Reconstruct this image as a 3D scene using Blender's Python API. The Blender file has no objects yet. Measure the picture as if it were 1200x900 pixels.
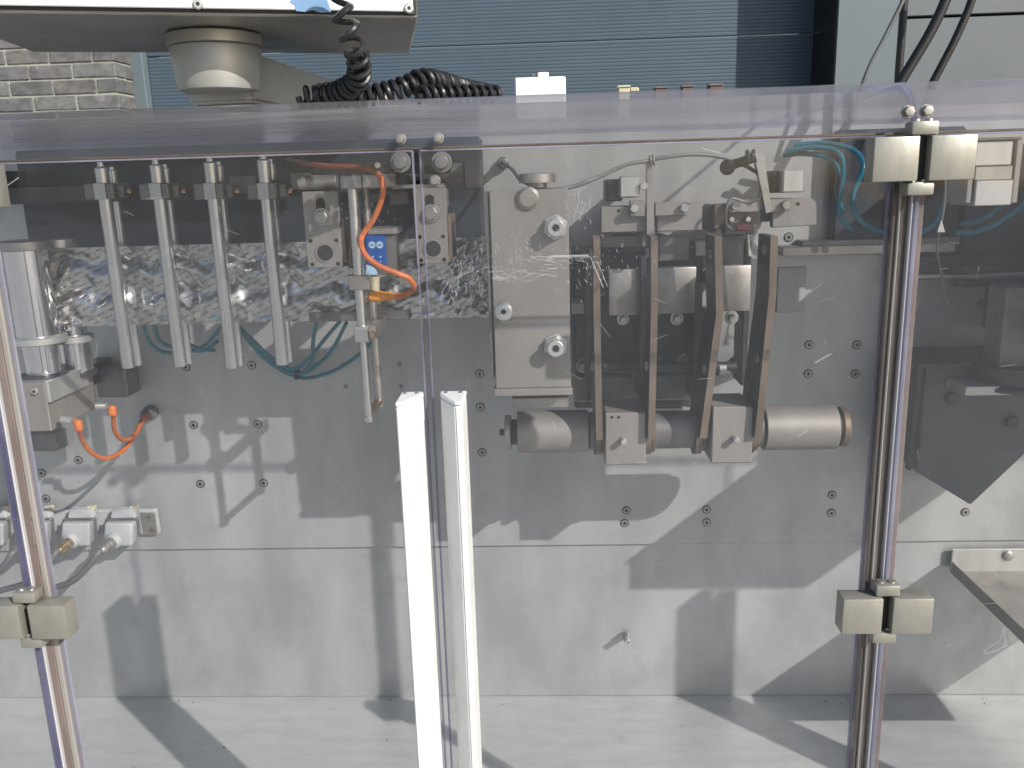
import bpy, bmesh, math, random
from mathutils import Vector, Matrix
random.seed(7)
sc = bpy.context.scene
COL = sc.collection
# ------------------------------------------------------------------ camera
FPX, W0, H0 = 1000.0, 1200.0, 900.0
YAW, PITCH, ROLL = math.radians(-2.567), math.radians(13.43), math.radians(1.69)
CAM = Vector((0.0, -1.2, 0.7993))
_fw = Vector((math.sin(YAW)*math.cos(PITCH), math.cos(YAW)*math.cos(PITCH), -math.sin(PITCH)))
_r0 = Vector((math.cos(YAW), -math.sin(YAW), 0)); _d0 = _fw.cross(_r0)
_rt = math.cos(ROLL)*_r0 + math.sin(ROLL)*_d0
_dn = -math.sin(ROLL)*_r0 + math.cos(ROLL)*_d0
cam = bpy.data.cameras.new('camera'); camo = bpy.data.objects.new('camera', cam); COL.objects.link(camo)
cam.sensor_fit = 'HORIZONTAL'; cam.sensor_width = 36.0; cam.lens = 36.0*FPX/W0
cam.clip_start = 0.02; cam.clip_end = 300
_up = -_dn; _bk = -_fw
camo.matrix_world = Matrix(((_rt.x, _up.x, _bk.x, CAM.x), (_rt.y, _up.y, _bk.y, CAM.y), (_rt.z, _up.z, _bk.z, CAM.z), (0, 0, 0, 1)))
sc.camera = camo
# ------------------------------------------------------------------ world and sun
SUN_TRAVEL = Vector((-1.09, 1.0, -0.88)).normalized()
world = bpy.data.worlds.new('World'); sc.world = world; world.use_nodes = True
wn = world.node_tree; wn.nodes.clear()
sky = wn.nodes.new('ShaderNodeTexSky'); sky.sky_type = 'NISHITA'; sky.sun_disc = False
sky.sun_elevation = math.asin(-SUN_TRAVEL.z); sky.sun_rotation = math.atan2(-SUN_TRAVEL.x, -SUN_TRAVEL.y)
sky.air_density = 1.0; sky.dust_density = 1.5
bgn = wn.nodes.new('ShaderNodeBackground'); bgn.inputs['Strength'].default_value = 0.112
wo = wn.nodes.new('ShaderNodeOutputWorld')
wn.links.new(sky.outputs[0], bgn.inputs[0]); wn.links.new(bgn.outputs[0], wo.inputs[0])
sl = bpy.data.lights.new('sun', 'SUN'); sl.energy = 4.5; sl.angle = math.radians(0.55); sl.color = (1.0, 0.955, 0.88)
so = bpy.data.objects.new('sun', sl); COL.objects.link(so); so.location = (3, -3, 4)
so.rotation_euler = SUN_TRAVEL.to_track_quat('-Z', 'Y').to_euler()
vs = sc.view_settings; vs.view_transform = 'Standard'; vs.look = 'None'; vs.gamma = 1.0; vs.use_curve_mapping = False
vs.exposure = 0.22
sc.cycles.max_bounces = 10; sc.cycles.transparent_max_bounces = 40; sc.cycles.glossy_bounces = 4
sc.cycles.caustics_reflective = False; sc.cycles.caustics_refractive = False
# ------------------------------------------------------------------ pixel -> place helpers (depth d = metres in front of the back plate)
def ray(x, y): return _rt*((x-600)/FPX) + _dn*((y-450)/FPX) + _fw
def U(x, y, d):
    r = ray(x, y); return CAM + r*((-d - CAM.y)/r.y)
def UZ(x, y, z):
    r = ray(x, y); return CAM + r*((z - CAM.z)/r.z)
# ------------------------------------------------------------------ materials
MATS = {}
def nodes_of(name):
    m = bpy.data.materials.new(name); m.use_nodes = True; nt = m.node_tree; nt.nodes.clear()
    out = nt.nodes.new('ShaderNodeOutputMaterial'); return m, nt, out
def nz(nt, scale, detail=4, stretch=(1, 1, 1), rough=0.55, rz=0.0):
    tc = nt.nodes.new('ShaderNodeTexCoord'); mp = nt.nodes.new('ShaderNodeMapping')
    geo = nt.nodes.new('ShaderNodeNewGeometry')
    mp.inputs['Scale'].default_value = stretch; mp.inputs['Rotation'].default_value = (0, 0, math.radians(42) if stretch[1] == 2.4 else 0)
    nt.links.new(geo.outputs['Position'], mp.inputs[0])
    n = nt.nodes.new('ShaderNodeTexNoise'); n.inputs['Scale'].default_value = scale; n.inputs['Detail'].default_value = detail
    n.inputs['Roughness'].default_value = rough
    nt.links.new(mp.outputs[0], n.inputs['Vector']); return n.outputs['Fac']
def ramp(nt, fac, stops):
    r = nt.nodes.new('ShaderNodeValToRGB'); e = r.color_ramp.elements
    e[0].position, e[0].color = stops[0][0], (*stops[0][1], 1); e[1].position, e[1].color = stops[1][0], (*stops[1][1], 1)
    for p, c in stops[2:]:
        q = e.new(p); q.color = (*c, 1)
    nt.links.new(fac, r.inputs[0]); return r.outputs[0]
def mul(nt, a, b, fac=1.0, mode='MULTIPLY'):
    m = nt.nodes.new('ShaderNodeMix'); m.data_type = 'RGBA'; m.blend_type = mode
    if isinstance(fac, float): m.inputs[0].default_value = fac
    else: nt.links.new(fac, m.inputs[0])
    for i, v in ((6, a), (7, b)):
        if isinstance(v, tuple): m.inputs[i].default_value = (*v, 1)
        else: nt.links.new(v, m.inputs[i])
    return m.outputs[2]
def mat(name, col, rough=0.5, metal=0.0, var=0.25, scale=40, stretch=(1, 1, 1), bump=0.0, bscale=300, dirt=None, spec=0.5, rvar=0.15):
    m, nt, out = nodes_of(name)
    p = nt.nodes.new('ShaderNodeBsdfPrincipled'); nt.links.new(p.outputs[0], out.inputs[0])
    f = nz(nt, scale, 5, stretch)
    c = ramp(nt, f, [(0.3, tuple(x*(1-var) for x in col)), (0.7, tuple(min(1, x*(1+var*0.6)) for x in col))])
    for dirt in ([] if not dirt else dirt if isinstance(dirt, list) else [dirt]):
        f2 = nz(nt, dirt[2], 6, (1, 1, 1), 0.7)
        mask = ramp(nt, f2, [(dirt[3], (0, 0, 0)), (dirt[3]+0.14, (1, 1, 1))])
        ma = nt.nodes.new('ShaderNodeMath'); ma.operation = 'MULTIPLY'; ma.inputs[1].default_value = dirt[1]
        nt.links.new(mask, ma.inputs[0]); c = mul(nt, c, dirt[0], ma.outputs[0], 'MIX')
    nt.links.new(c, p.inputs['Base Color'])
    p.inputs['Metallic'].default_value = metal
    p.inputs['Specular IOR Level'].default_value = spec
    mr = nt.nodes.new('ShaderNodeMapRange'); mr.inputs['To Min'].default_value = max(0.02, rough-rvar); mr.inputs['To Max'].default_value = min(1, rough+rvar)
    nt.links.new(nz(nt, scale*2.3, 4, stretch), mr.inputs[0]); nt.links.new(mr.outputs[0], p.inputs['Roughness'])
    if bump:
        b = nt.nodes.new('ShaderNodeBump'); b.inputs['Strength'].default_value = bump; b.inputs['Distance'].default_value = 0.001
        nt.links.new(nz(nt, bscale, 3, stretch), b.inputs['Height']); nt.links.new(b.outputs[0], p.inputs['Normal'])
    MATS[name] = m; return m
mat('plate_steel', (0.44, 0.448, 0.45), 0.46, 0.45, 0.22, 11, (1, 1, 0.35), 0.15, 260, [((0.33, 0.335, 0.33), 0.5, 13, 0.54), ((0.20, 0.195, 0.185), 0.55, 42, 0.67), ((0.50, 0.51, 0.51), 0.45, 5, 0.56)])
mat('tray_steel', (0.58, 0.59, 0.585), 0.42, 0.35, 0.10, 22, (0.7, 2.4, 1), 0.2, 200, [((0.30, 0.30, 0.29), 0.4, 45, 0.62), ((0.25, 0.24, 0.22), 0.6, 120, 0.70), ((0.44, 0.45, 0.45), 0.4, 6, 0.52)])
mat('steel', (0.40, 0.38, 0.36), 0.42, 0.75, 0.22, 30, (1, 1, 1), 0.1, 500, ((0.26, 0.23, 0.2), 0.5, 25, 0.55))
mat('cover_steel', (0.29, 0.272, 0.255), 0.52, 0.4, 0.16, 18, (1, 1, 0.4), 0.08, 400, ((0.27, 0.25, 0.23), 0.4, 16, 0.55))
mat('bright_steel', (0.55, 0.55, 0.54), 0.36, 0.65, 0.10, 60, (1, 1, 0.15), 0.0, 400, rvar=0.06)
mat('rod_steel', (0.62, 0.62, 0.62), 0.28, 0.95, 0.05, 50, (1, 1, 0.12), 0.0, rvar=0.02, dirt=((0.45, 0.42, 0.39), 0.3, 12, 0.58))
mat('satin', (0.42, 0.415, 0.39), 0.42, 0.45, 0.08, 14, (1, 1, 0.3), 0.0, rvar=0.05)
mat('stainless_box', (0.40, 0.385, 0.35), 0.4, 0.8, 0.18, 14, (1, 1, 1), 0.08, 300, ((0.22, 0.19, 0.16), 0.4, 10, 0.6))
mat('chrome', (0.72, 0.72, 0.74), 0.13, 1.0, 0.08, 60, (1, 1, 1), 0.0, rvar=0.05)
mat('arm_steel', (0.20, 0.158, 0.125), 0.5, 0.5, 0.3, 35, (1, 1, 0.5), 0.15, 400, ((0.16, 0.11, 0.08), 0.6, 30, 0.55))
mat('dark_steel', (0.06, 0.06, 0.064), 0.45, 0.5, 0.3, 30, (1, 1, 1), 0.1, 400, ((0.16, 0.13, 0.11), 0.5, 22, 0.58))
mat('mid_steel', (0.20, 0.195, 0.19), 0.42, 0.6, 0.25, 30, (1, 1, 1), 0.1, 400, ((0.12, 0.1, 0.09), 0.5, 22, 0.58))
mat('pointed_grey', (0.10, 0.103, 0.108), 0.5, 0.3, 0.15, 20)
mat('slate_and_shade', (0.032, 0.040, 0.054), 0.5, 0.2, 0.25, 20, (1, 1, 1), 0.05, 300)
mat('black', (0.012, 0.012, 0.013), 0.5, 0.0, 0.3, 50)
mat('rubber', (0.018, 0.018, 0.02), 0.38, 0.0, 0.35, 70, (1, 1, 1), 0.1, 600, ((0.08, 0.075, 0.07), 0.3, 60, 0.6))
mat('nickel', (0.34, 0.33, 0.29), 0.4, 0.5, 0.12, 60, (1, 1, 0.5), 0.08, 500, ((0.36, 0.34, 0.27), 0.5, 60, 0.58))
mat('white_paint', (0.73, 0.74, 0.73), 0.35, 0.0, 0.06, 30, (1, 1, 1), 0.03, 300, [((0.45, 0.44, 0.42), 0.5, 90, 0.66), ((0.58, 0.57, 0.54), 0.5, 16, 0.58)])
mat('white_powder', (0.82, 0.83, 0.82), 0.4, 0.0, 0.03, 30)
mat('grey_plastic', (0.42, 0.43, 0.44), 0.45, 0.0, 0.12, 40, (1, 1, 1), 0.06, 500, ((0.25, 0.25, 0.25), 0.4, 60, 0.62))
mat('cable_grey', (0.13, 0.135, 0.14), 0.5, 0.0, 0.2, 60)
mat('cable_black', (0.013, 0.012, 0.012), 0.4, 0.0, 0.2, 60)
mat('brass', (0.50, 0.36, 0.24), 0.3, 0.9, 0.2, 80)
mat('orange_cable', (0.62, 0.17, 0.05), 0.5, 0.0, 0.25, 90, dirt=((0.3, 0.1, 0.05), 0.4, 80, 0.6))
mat('amber_plug', (0.75, 0.30, 0.03), 0.4, 0.0, 0.15, 60)
mat('red_brown_cable', (0.36, 0.12, 0.06), 0.5, 0.0, 0.2, 60)
mat('teal_hose', (0.02, 0.17, 0.24), 0.32, 0.0, 0.2, 50)
mat('blue_label', (0.012, 0.085, 0.33), 0.4, 0.0, 0.1, 50)
mat('pale_blue', (0.42, 0.60, 0.78), 0.4, 0.0, 0.08, 50)
mat('decal_blue', (0.16, 0.29, 0.47), 0.4, 0.0, 0.08, 50)
mat('maroon', (0.12, 0.02, 0.03), 0.4)
mat('brown_block', (0.16, 0.09, 0.07), 0.6, 0.1, 0.3, 90)
mat('ivory', (0.55, 0.50, 0.36), 0.5, 0.0, 0.15, 60)
mat('slate_paint', (0.062, 0.092, 0.122), 0.45, 0.0, 0.06, 3, bump=0.03)
mat('slate_light', (0.12, 0.155, 0.175), 0.5, 0.0, 0.06, 3)
mat('grey_clad', (0.115, 0.13, 0.142), 0.5, 0.0, 0.06, 2)
mat('mortar', (0.33, 0.33, 0.29), 0.9, 0.0, 0.2, 60, bump=0.5)
for i, c in enumerate(((0.125, 0.125, 0.127), (0.16, 0.16, 0.16), (0.145, 0.142, 0.145), (0.14, 0.133, 0.128))):
    mat('brick_%d' % i, c, 0.85, 0.0, 0.35, 22, (1, 1, 1.6), 0.6, 90, ((0.36, 0.35, 0.34), 0.5, 14, 0.6))
mat('concrete', (0.40, 0.39, 0.37), 0.9, 0.0, 0.2, 2.5, bump=0.3, bscale=60, dirt=((0.2, 0.2, 0.19), 0.5, 1.2, 0.55))
mat('seal_beige', (0.32, 0.30, 0.28), 0.35, 0.1, 0.15, 14, (1, 1, 0.25))
mat('seal_lip', (0.44, 0.44, 0.46), 0.25, 0.0, 0.1, 14)
def guard_mat(name, tint, dust, dustcol, spec_rough=0.03, graz=0.0):
    m, nt, out = nodes_of(name)
    tr = nt.nodes.new('ShaderNodeBsdfTransparent'); tr.inputs[0].default_value = (*tint, 1)
    gl = nt.nodes.new('ShaderNodeBsdfGlossy'); gl.inputs['Roughness'].default_value = spec_rough
    df = nt.nodes.new('ShaderNodeBsdfDiffuse'); df.inputs[0].default_value = (*dustcol, 1)
    tl = nt.nodes.new('ShaderNodeBsdfTranslucent'); tl.inputs[0].default_value = (*dustcol, 1)
    dm = nt.nodes.new('ShaderNodeMixShader'); dm.inputs[0].default_value = 0.4
    nt.links.new(df.outputs[0], dm.inputs[1]); nt.links.new(tl.outputs[0], dm.inputs[2])
    f = nz(nt, 5.5, 7, (1, 1, 0.8), 0.62)
    mr = nt.nodes.new('ShaderNodeMapRange'); mr.inputs['From Min'].default_value = 0.3; mr.inputs['From Max'].default_value = 0.75
    mr.inputs['To Min'].default_value = dust*0.3; mr.inputs['To Max'].default_value = dust*2.1
    nt.links.new(f, mr.inputs[0]); fac = mr.outputs[0]
    lf = nt.nodes.new('ShaderNodeLayerWeight'); lf.inputs[0].default_value = 0.5     # Schlick from |cos|: same on both faces of a sheet
    pw = nt.nodes.new('ShaderNodeMath'); pw.operation = 'POWER'; pw.inputs[1].default_value = 5.0; nt.links.new(lf.outputs['Facing'], pw.inputs[0])
    fz = nt.nodes.new('ShaderNodeMath'); fz.operation = 'MULTIPLY_ADD'; fz.inputs[1].default_value = 0.96; fz.inputs[2].default_value = 0.04; nt.links.new(pw.outputs[0], fz.inputs[0])
    if graz:
        lw = nt.nodes.new('ShaderNodeLayerWeight'); lw.inputs[0].default_value = 0.35
        a = nt.nodes.new('ShaderNodeMath'); a.operation = 'MULTIPLY_ADD'; a.inputs[1].default_value = graz
        nt.links.new(lw.outputs['Facing'], a.inputs[0]); nt.links.new(fac, a.inputs[2]); fac = a.outputs[0]
    bp = nt.nodes.new('ShaderNodeBump'); bp.inputs['Strength'].default_value = 0.5; bp.inputs['Distance'].default_value = 0.0025
    nt.links.new(nz(nt, 7, 4, (0.6, 1, 1)), bp.inputs['Height']); nt.links.new(bp.outputs[0], gl.inputs['Normal'])
    m1 = nt.nodes.new('ShaderNodeMixShader'); nt.links.new(fac, m1.inputs[0])
    nt.links.new(tr.outputs[0], m1.inputs[1]); nt.links.new(dm.outputs[0], m1.inputs[2])
    fm = nt.nodes.new('ShaderNodeMath'); fm.operation = 'MULTIPLY'; fm.inputs[1].default_value = 0.75
    nt.links.new(fz.outputs[0], fm.inputs[0])
    m2 = nt.nodes.new('ShaderNodeMixShader'); nt.links.new(fm.outputs[0], m2.inputs[0])
    nt.links.new(m1.outputs[0], m2.inputs[1]); nt.links.new(gl.outputs[0], m2.inputs[2])
    nt.links.new(m2.outputs[0], out.inputs[0]); MATS[name] = m
guard_mat('guard_clear', (0.972, 0.975, 0.978), 0.018, (0.70, 0.75, 0.82))
guard_mat('guard_cover', (0.93, 0.927, 0.937), 0.045, (0.70, 0.70, 0.72), 0.05, 0.12)
guard_mat('guard_edge', (0.62, 0.62, 0.78), 0.35, (0.62, 0.62, 0.74), 0.1)
guard_mat('scratch', (0.9, 0.9, 0.9), 0.42, (0.95, 0.95, 0.95), 0.3)
guard_mat('seal_dark', (0.72, 0.68, 0.67), 0.40, (0.36, 0.33, 0.31), 0.12)
guard_mat('seal_pink', (0.80, 0.74, 0.72), 0.42, (0.46, 0.38, 0.35), 0.12)
guard_mat('seal_violet', (0.82, 0.84, 0.97), 0.42, (0.50, 0.52, 0.63), 0.1)
guard_mat('seal_blue', (0.50, 0.50, 0.80), 0.45, (0.28, 0.28, 0.42), 0.1)
guard_mat('tinted', (0.50, 0.51, 0.54), 0.10, (0.10, 0.10, 0.11), 0.1)
def foil_mat():
    m, nt, out = nodes_of('foil')
    p = nt.nodes.new('ShaderNodeBsdfPrincipled'); nt.links.new(p.outputs[0], out.inputs[0])
    geo = nt.nodes.new('ShaderNodeNewGeometry')
    mp = nt.nodes.new('ShaderNodeMapping'); mp.inputs['Rotation'].default_value = (0, math.radians(24), 0); mp.inputs['Scale'].default_value = (1, 1, 1)
    nt.links.new(geo.outputs['Position'], mp.inputs[0])
    sx = nt.nodes.new('ShaderNodeSeparateXYZ'); nt.links.new(mp.outputs[0], sx.inputs[0])
    def M(op, a, b=None, c=None):
        n = nt.nodes.new('ShaderNodeMath'); n.operation = op
        for i, v in enumerate((a, b, c)):
            if v is None: continue
            if isinstance(v, (int, float)): n.inputs[i].default_value = v
            else: nt.links.new(v, n.inputs[i])
        return n.outputs[0]
    # rows of small slanted print: words along the row, letters as fine strokes
    v = M('DIVIDE', sx.outputs['Z'], 0.0068); row = M('FLOOR', v); fv = M('FRACT', v)
    u = M('ADD', M('DIVIDE', sx.outputs['X'], 0.0165), M('MULTIPLY', row, 0.37)); fu = M('FRACT', u)
    inrow = M('MULTIPLY', M('GREATER_THAN', fv, 0.36), M('LESS_THAN', fv, 0.66))
    inword = M('MULTIPLY', M('GREATER_THAN', fu, 0.14), M('LESS_THAN', fu, 0.74))
    n = nt.nodes.new('ShaderNodeTexNoise'); n.inputs['Scale'].default_value = 1500; n.inputs['Detail'].default_value = 2
    nt.links.new(geo.outputs['Position'], n.inputs['Vector'])
    ink = M('MULTIPLY', M('MULTIPLY', inrow, inword), M('GREATER_THAN', n.outputs['Fac'], 0.49))
    ink = M('MULTIPLY', ink, 0.75)
    base = ramp(nt, nz(nt, 60, 4), [(0.3, (0.80, 0.79, 0.77)), (0.7, (0.92, 0.91, 0.89))])
    c = mul(nt, base, (0.06, 0.06, 0.07), ink, 'MIX'); nt.links.new(c, p.inputs['Base Color'])
    p.inputs['Metallic'].default_value = 0.88; p.inputs['Roughness'].default_value = 0.2
    b = nt.nodes.new('ShaderNodeBump'); b.inputs['Strength'].default_value = 0.05; b.inputs['Distance'].default_value = 0.002
    nt.links.new(nz(nt, 130, 3), b.inputs['Height']); nt.links.new(b.outputs[0], p.inputs['Normal'])
    MATS['foil'] = m
foil_mat()
# ------------------------------------------------------------------ mesh helpers
def smooth_by_angle(me, ang=35):
    lim = math.radians(ang)
    bm = bmesh.new(); bm.from_mesh(me)
    for f in bm.faces: f.smooth = True
    for e in bm.edges:
        if len(e.link_faces) == 2 and e.calc_face_angle(0) > lim: e.smooth = False
    bm.to_mesh(me); bm.free()
def wloc(o):
    v = Vector((0, 0, 0))
    while o is not None:
        v += o.location; o = o.parent
    return v
def obj(name, bm, mats, parent=None, origin=None, smooth=True):
    if isinstance(mats, str): mats = [mats]
    me = bpy.data.meshes.new(name)
    base = wloc(parent) if parent else Vector((0, 0, 0))
    if parent is not None: loc = Vector((0, 0, 0)) if origin is None else Vector(origin) - base
    else: loc = Vector(origin) if origin is not None else Vector((0, 0, 0))
    sh = base + loc
    bmesh.ops.translate(bm, verts=bm.verts, vec=-sh)
    bmesh.ops.recalc_face_normals(bm, faces=bm.faces)
    bm.to_mesh(me); bm.free()
    for m in mats: me.materials.append(MATS[m])
    if smooth: smooth_by_angle(me)
    o = bpy.data.objects.new(name, me); COL.objects.link(o); o.location = loc
    if parent is not None: o.parent = parent
    return o
def tag(o, label, cat, group=None, kind=None):
    o['label'] = label
    if cat: o['category'] = cat
    if group: o['group'] = group
    if kind: o['kind'] = kind
    return o
def thing(name, label, cat, loc, group=None):
    o = bpy.data.objects.new(name, None); COL.objects.link(o); o.location = Vector(loc); o.empty_display_size = 0.02
    return tag(o, label, cat, group)
def struct(o): o['kind'] = 'structure'; return o
def dup(root, delta, label):
    r = root.copy(); COL.objects.link(r); r.location = root.location + Vector(delta); r['label'] = label
    for ch in list(root.children):
        c = ch.copy(); COL.objects.link(c); c.parent = r
        for g in list(ch.children):
            d = g.copy(); COL.objects.link(d); d.parent = c
    return r
def add_box(bm, x0, x1, y0, y1, z0, z1, bevel=0.0, mi=0, rot=None, seg=1):
    c = Vector(((x0+x1)/2, (y0+y1)/2, (z0+z1)/2)); h = Vector((abs(x1-x0)/2, abs(y1-y0)/2, abs(z1-z0)/2))
    t = bmesh.new(); bmesh.ops.create_cube(t, size=2)
    for v in t.verts: v.co = Vector((v.co.x*h.x, v.co.y*h.y, v.co.z*h.z))
    if bevel > 0: bmesh.ops.bevel(t, geom=list(t.edges), offset=min(bevel, min(h)*0.9), segments=seg, affect='EDGES', profile=0.5)
    for v in t.verts:
        co = v.co
        if rot is not None: co = rot @ co
        v.co = co + c
    merge(bm, t, mi)
def merge(bm, t, mi=0):
    mp = {}
    for v in t.verts: mp[v] = bm.verts.new(v.co)
    for f in t.faces:
        try:
            nf = bm.faces.new([mp[v] for v in f.verts]); nf.material_index = mi if mi >= 0 else f.material_index
        except ValueError: pass
    t.free()
def frame(d):
    d = d.normalized(); a = Vector((0, 0, 1)) if abs(d.z) < 0.9 else Vector((1, 0, 0))
    u = d.cross(a).normalized(); return u, d.cross(u).normalized()
def add_lathe(bm, p, axis, prof, n=24, mi=0, caps=True, phase=0.0):
    """prof: list of (distance along axis, radius)"""
    axis = Vector(axis).normalized(); u, v = frame(axis); rings = []
    for s, r in prof:
        rings.append([bm.verts.new(Vector(p)+axis*s+(u*math.cos(2*math.pi*k/n+phase)+v*math.sin(2*math.pi*k/n+phase))*r) for k in range(n)])
    for a, b in zip(rings, rings[1:]):
        for k in range(n):
            f = bm.faces.new((a[k], a[(k+1) % n], b[(k+1) % n], b[k])); f.material_index = mi
    if caps:
        f = bm.faces.new(rings[0]); f.material_index = mi; f = bm.faces.new(rings[-1]); f.material_index = mi
def add_cyl(bm, a, b, r, n=20, mi=0, bev=0.0):
    a = Vector(a); b = Vector(b); L = (b-a).length
    prof = [(0, r-bev), (bev, r), (L-bev, r), (L, r-bev)] if bev else [(0, r), (L, r)]
    add_lathe(bm, a, b-a, prof, n, mi)
def catmull(pts, sub=8):
    pts = [Vector(p) for p in pts]; P = [pts[0]*2-pts[1]] + pts + [pts[-1]*2-pts[-2]]; out = []
    for i in range(1, len(P)-2):
        p0, p1, p2, p3 = P[i-1:i+3]
        for k in range(sub):
            t = k/sub
            out.append(0.5*((2*p1)+(p2-p0)*t+(2*p0-5*p1+4*p2-p3)*t*t+(3*p1-p0-3*p2+p3)*t**3))
    out.append(pts[-1]); return out
def add_tube(bm, path, r, n=8, mi=0):
    rings = []; u = None; L = len(path)
    for i, p in enumerate(path):
        d = (path[min(i+1, L-1)]-path[max(i-1, 0)]).normalized()
        if u is None: u, _ = frame(d)
        u = (u - d*u.dot(d)).normalized(); v = d.cross(u)
        rr = r[i] if isinstance(r, list) else r
        rings.append([bm.verts.new(p+(u*math.cos(2*math.pi*k/n)+v*math.sin(2*math.pi*k/n))*rr) for k in range(n)])
    for a, b in zip(rings, rings[1:]):
        for k in range(n):
            f = bm.faces.new((a[k], a[(k+1) % n], b[(k+1) % n], b[k])); f.material_index = mi
    for rg in (rings[0], rings[-1]):
        f = bm.faces.new(rg); f.material_index = mi
def add_prism(bm, poly, ext, mi=0):
    """poly: list of Vectors, ext: extrusion vector"""
    a = [bm.verts.new(Vector(p)) for p in poly]; b = [bm.verts.new(Vector(p)+Vector(ext)) for p in poly]
    n = len(poly); fs = [bm.faces.new(a), bm.faces.new(list(reversed(b)))]
    for k in range(n): fs.append(bm.faces.new((a[k], b[k], b[(k+1) % n], a[(k+1) % n])))
    for f in fs: f.material_index = mi
def prism(poly, ext, mi=0, bevel=0.0):
    t = bmesh.new(); add_prism(t, poly, ext, mi)
    if bevel: bmesh.ops.bevel(t, geom=list(t.edges), offset=bevel, segments=1, affect='EDGES')
    return t
def rect(x0, y0, x1, y1, d):
    xm, ym = (x0+x1)/2, (y0+y1)/2
    return U(x0, ym, d).x, U(x1, ym, d).x, U(xm, y1, d).z, U(xm, y0, d).z
def pbox(name, x0, y0, x1, y1, d, depth, m, parent=None, bevel=0.001):
    X0, X1, Z0, Z1 = rect(x0, y0, x1, y1, d); bm = bmesh.new()
    add_box(bm, X0, X1, -d, -d+depth, Z0, Z1, bevel)
    org = None if parent else ((X0+X1)/2, -d+depth/2, Z0)
    return obj(name, bm, m, parent, org)
def bolt(px, py, d, r, h, m, parent, washer=1.45, name='bolt', socket=False, n=6):
    """hex or socket bolt standing on a face at depth d, head h high"""
    p = U(px, py, d); bm = bmesh.new()
    if washer: add_cyl(bm, p, p+Vector((0, -0.0016, 0)), r*washer, 20, 0, 0.0004)
    add_lathe(bm, p, (0, -1, 0), [(0.001, r), (h-0.0012, r), (h, r*0.86)], 20 if socket else n, 0, True, 0.3)
    if socket:
        add_lathe(bm, p, (0, -1, 0), [(h+0.0001, r*0.5), (h+0.0004, r*0.48)], 6, 1)
    return obj(name, bm, [m, 'black'], parent)
def tubeobj(name, pts, r, m, parent=None, sub=8, n=8):
    bm = bmesh.new(); add_tube(bm, catmull(pts, sub), r, n)
    return obj(name, bm, m, parent, None if parent else Vector(pts[0]))
def PP(*a): return [U(*q) for q in a]
# ================================================================== SETTING
zg = -0.85
bm = bmesh.new(); add_prism(bm, [Vector((-60, -60, zg)), Vector((60, -60, zg)), Vector((60, 60, zg)), Vector((-60, 60, zg))], (0, 0, -0.3))
struct(obj('ground', bm, 'concrete'))
ZS = U(600, 169, 0.5).z            # seam between the doors and the top cover
ZT = U(600, 112, 0.46).z           # top of the cover
ZB = ZT + 0.012                    # top of the back plate
zg1 = U(690, 641, 0).z             # groove between upper and lower sheet
plate = thing('back_plate', 'grey stainless steel back plate of the machine', 'plate', (0, 0, 0)); del plate['category'], plate['label']
plate['kind'] = 'structure'
bm = bmesh.new(); add_box(bm, -1.6, 2.0, 0, 0.012, zg1+0.003, ZB, 0.001)
obj('upper_sheet', bm, 'plate_steel', plate)
bm = bmesh.new(); add_box(bm, -1.6, 2.0, 0.006, 0.0125, 0.0, zg1+0.0025, 0.0008)
obj('lower_sheet', bm, 'plate_steel', plate)
bm = bmesh.new(); add_box(bm, -1.6, 2.0, 0.014, 0.7, zg+0.1, ZB-0.02, 0.004)
cab = struct(obj('machine_cabinet', bm, 'plate_steel'))
bm = bmesh.new(); add_box(bm, -1.6, 2.0, -0.52, 0.0115, -0.014, -0.0005, 0.001); add_box(bm, -1.6, 2.0, -0.52, 0.0115, zg+0.1, -0.0145, 0.001)
struct(obj('machine_tray', bm, 'tray_steel'))
# screws of the back plate (one shared mesh)
def screw_mesh(R):
    bm = bmesh.new(); o = Vector((0, 0, 0))
    add_lathe(bm, o, (0, -1, 0), [(0, R), (0.0006, R*0.98)], 20, 1)
    add_lathe(bm, o, (0, -1, 0), [(0.0005, R*0.80), (0.0016, R*0.74), (0.0016, R*0.45)], 20, 0)
    add_lathe(bm, o, (0, -1, 0), [(0.0004, R*0.42), (0.00175, R*0.40)], 6, 2)
    o = obj('screw', bm, ['steel', 'dark_steel', 'black'], plate); return o
SCREWS = [(227, 498), (302, 497), (235, 567), (309, 566), (562, 438), (563, 477), (565, 530), (734, 598), (732, 613), (828, 597), (828, 612), (865, 405), (948, 404), (1004, 404),
          (947, 438), (1002, 438), (975, 580), (974, 601), (1131, 600), (1151, 357), (92, 539), (49, 554), (54, 584), (295, 428), (218, 430), (924, 278), (851, 411)]
SMALL = [(402, 428), (468, 427), (405, 453), (470, 453), (458, 600)]
s0 = None
for lst, R in ((SCREWS, 0.0066), (SMALL[:4], 0.0032)):
    base = screw_mesh(R)
    for i, (x, y) in enumerate(lst):
        o = base if i == 0 else base.copy()
        if i: COL.objects.link(o)
        o.location = U(x, y, 0.0001); o.rotation_euler = (0, random.random()*6, 0)
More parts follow.
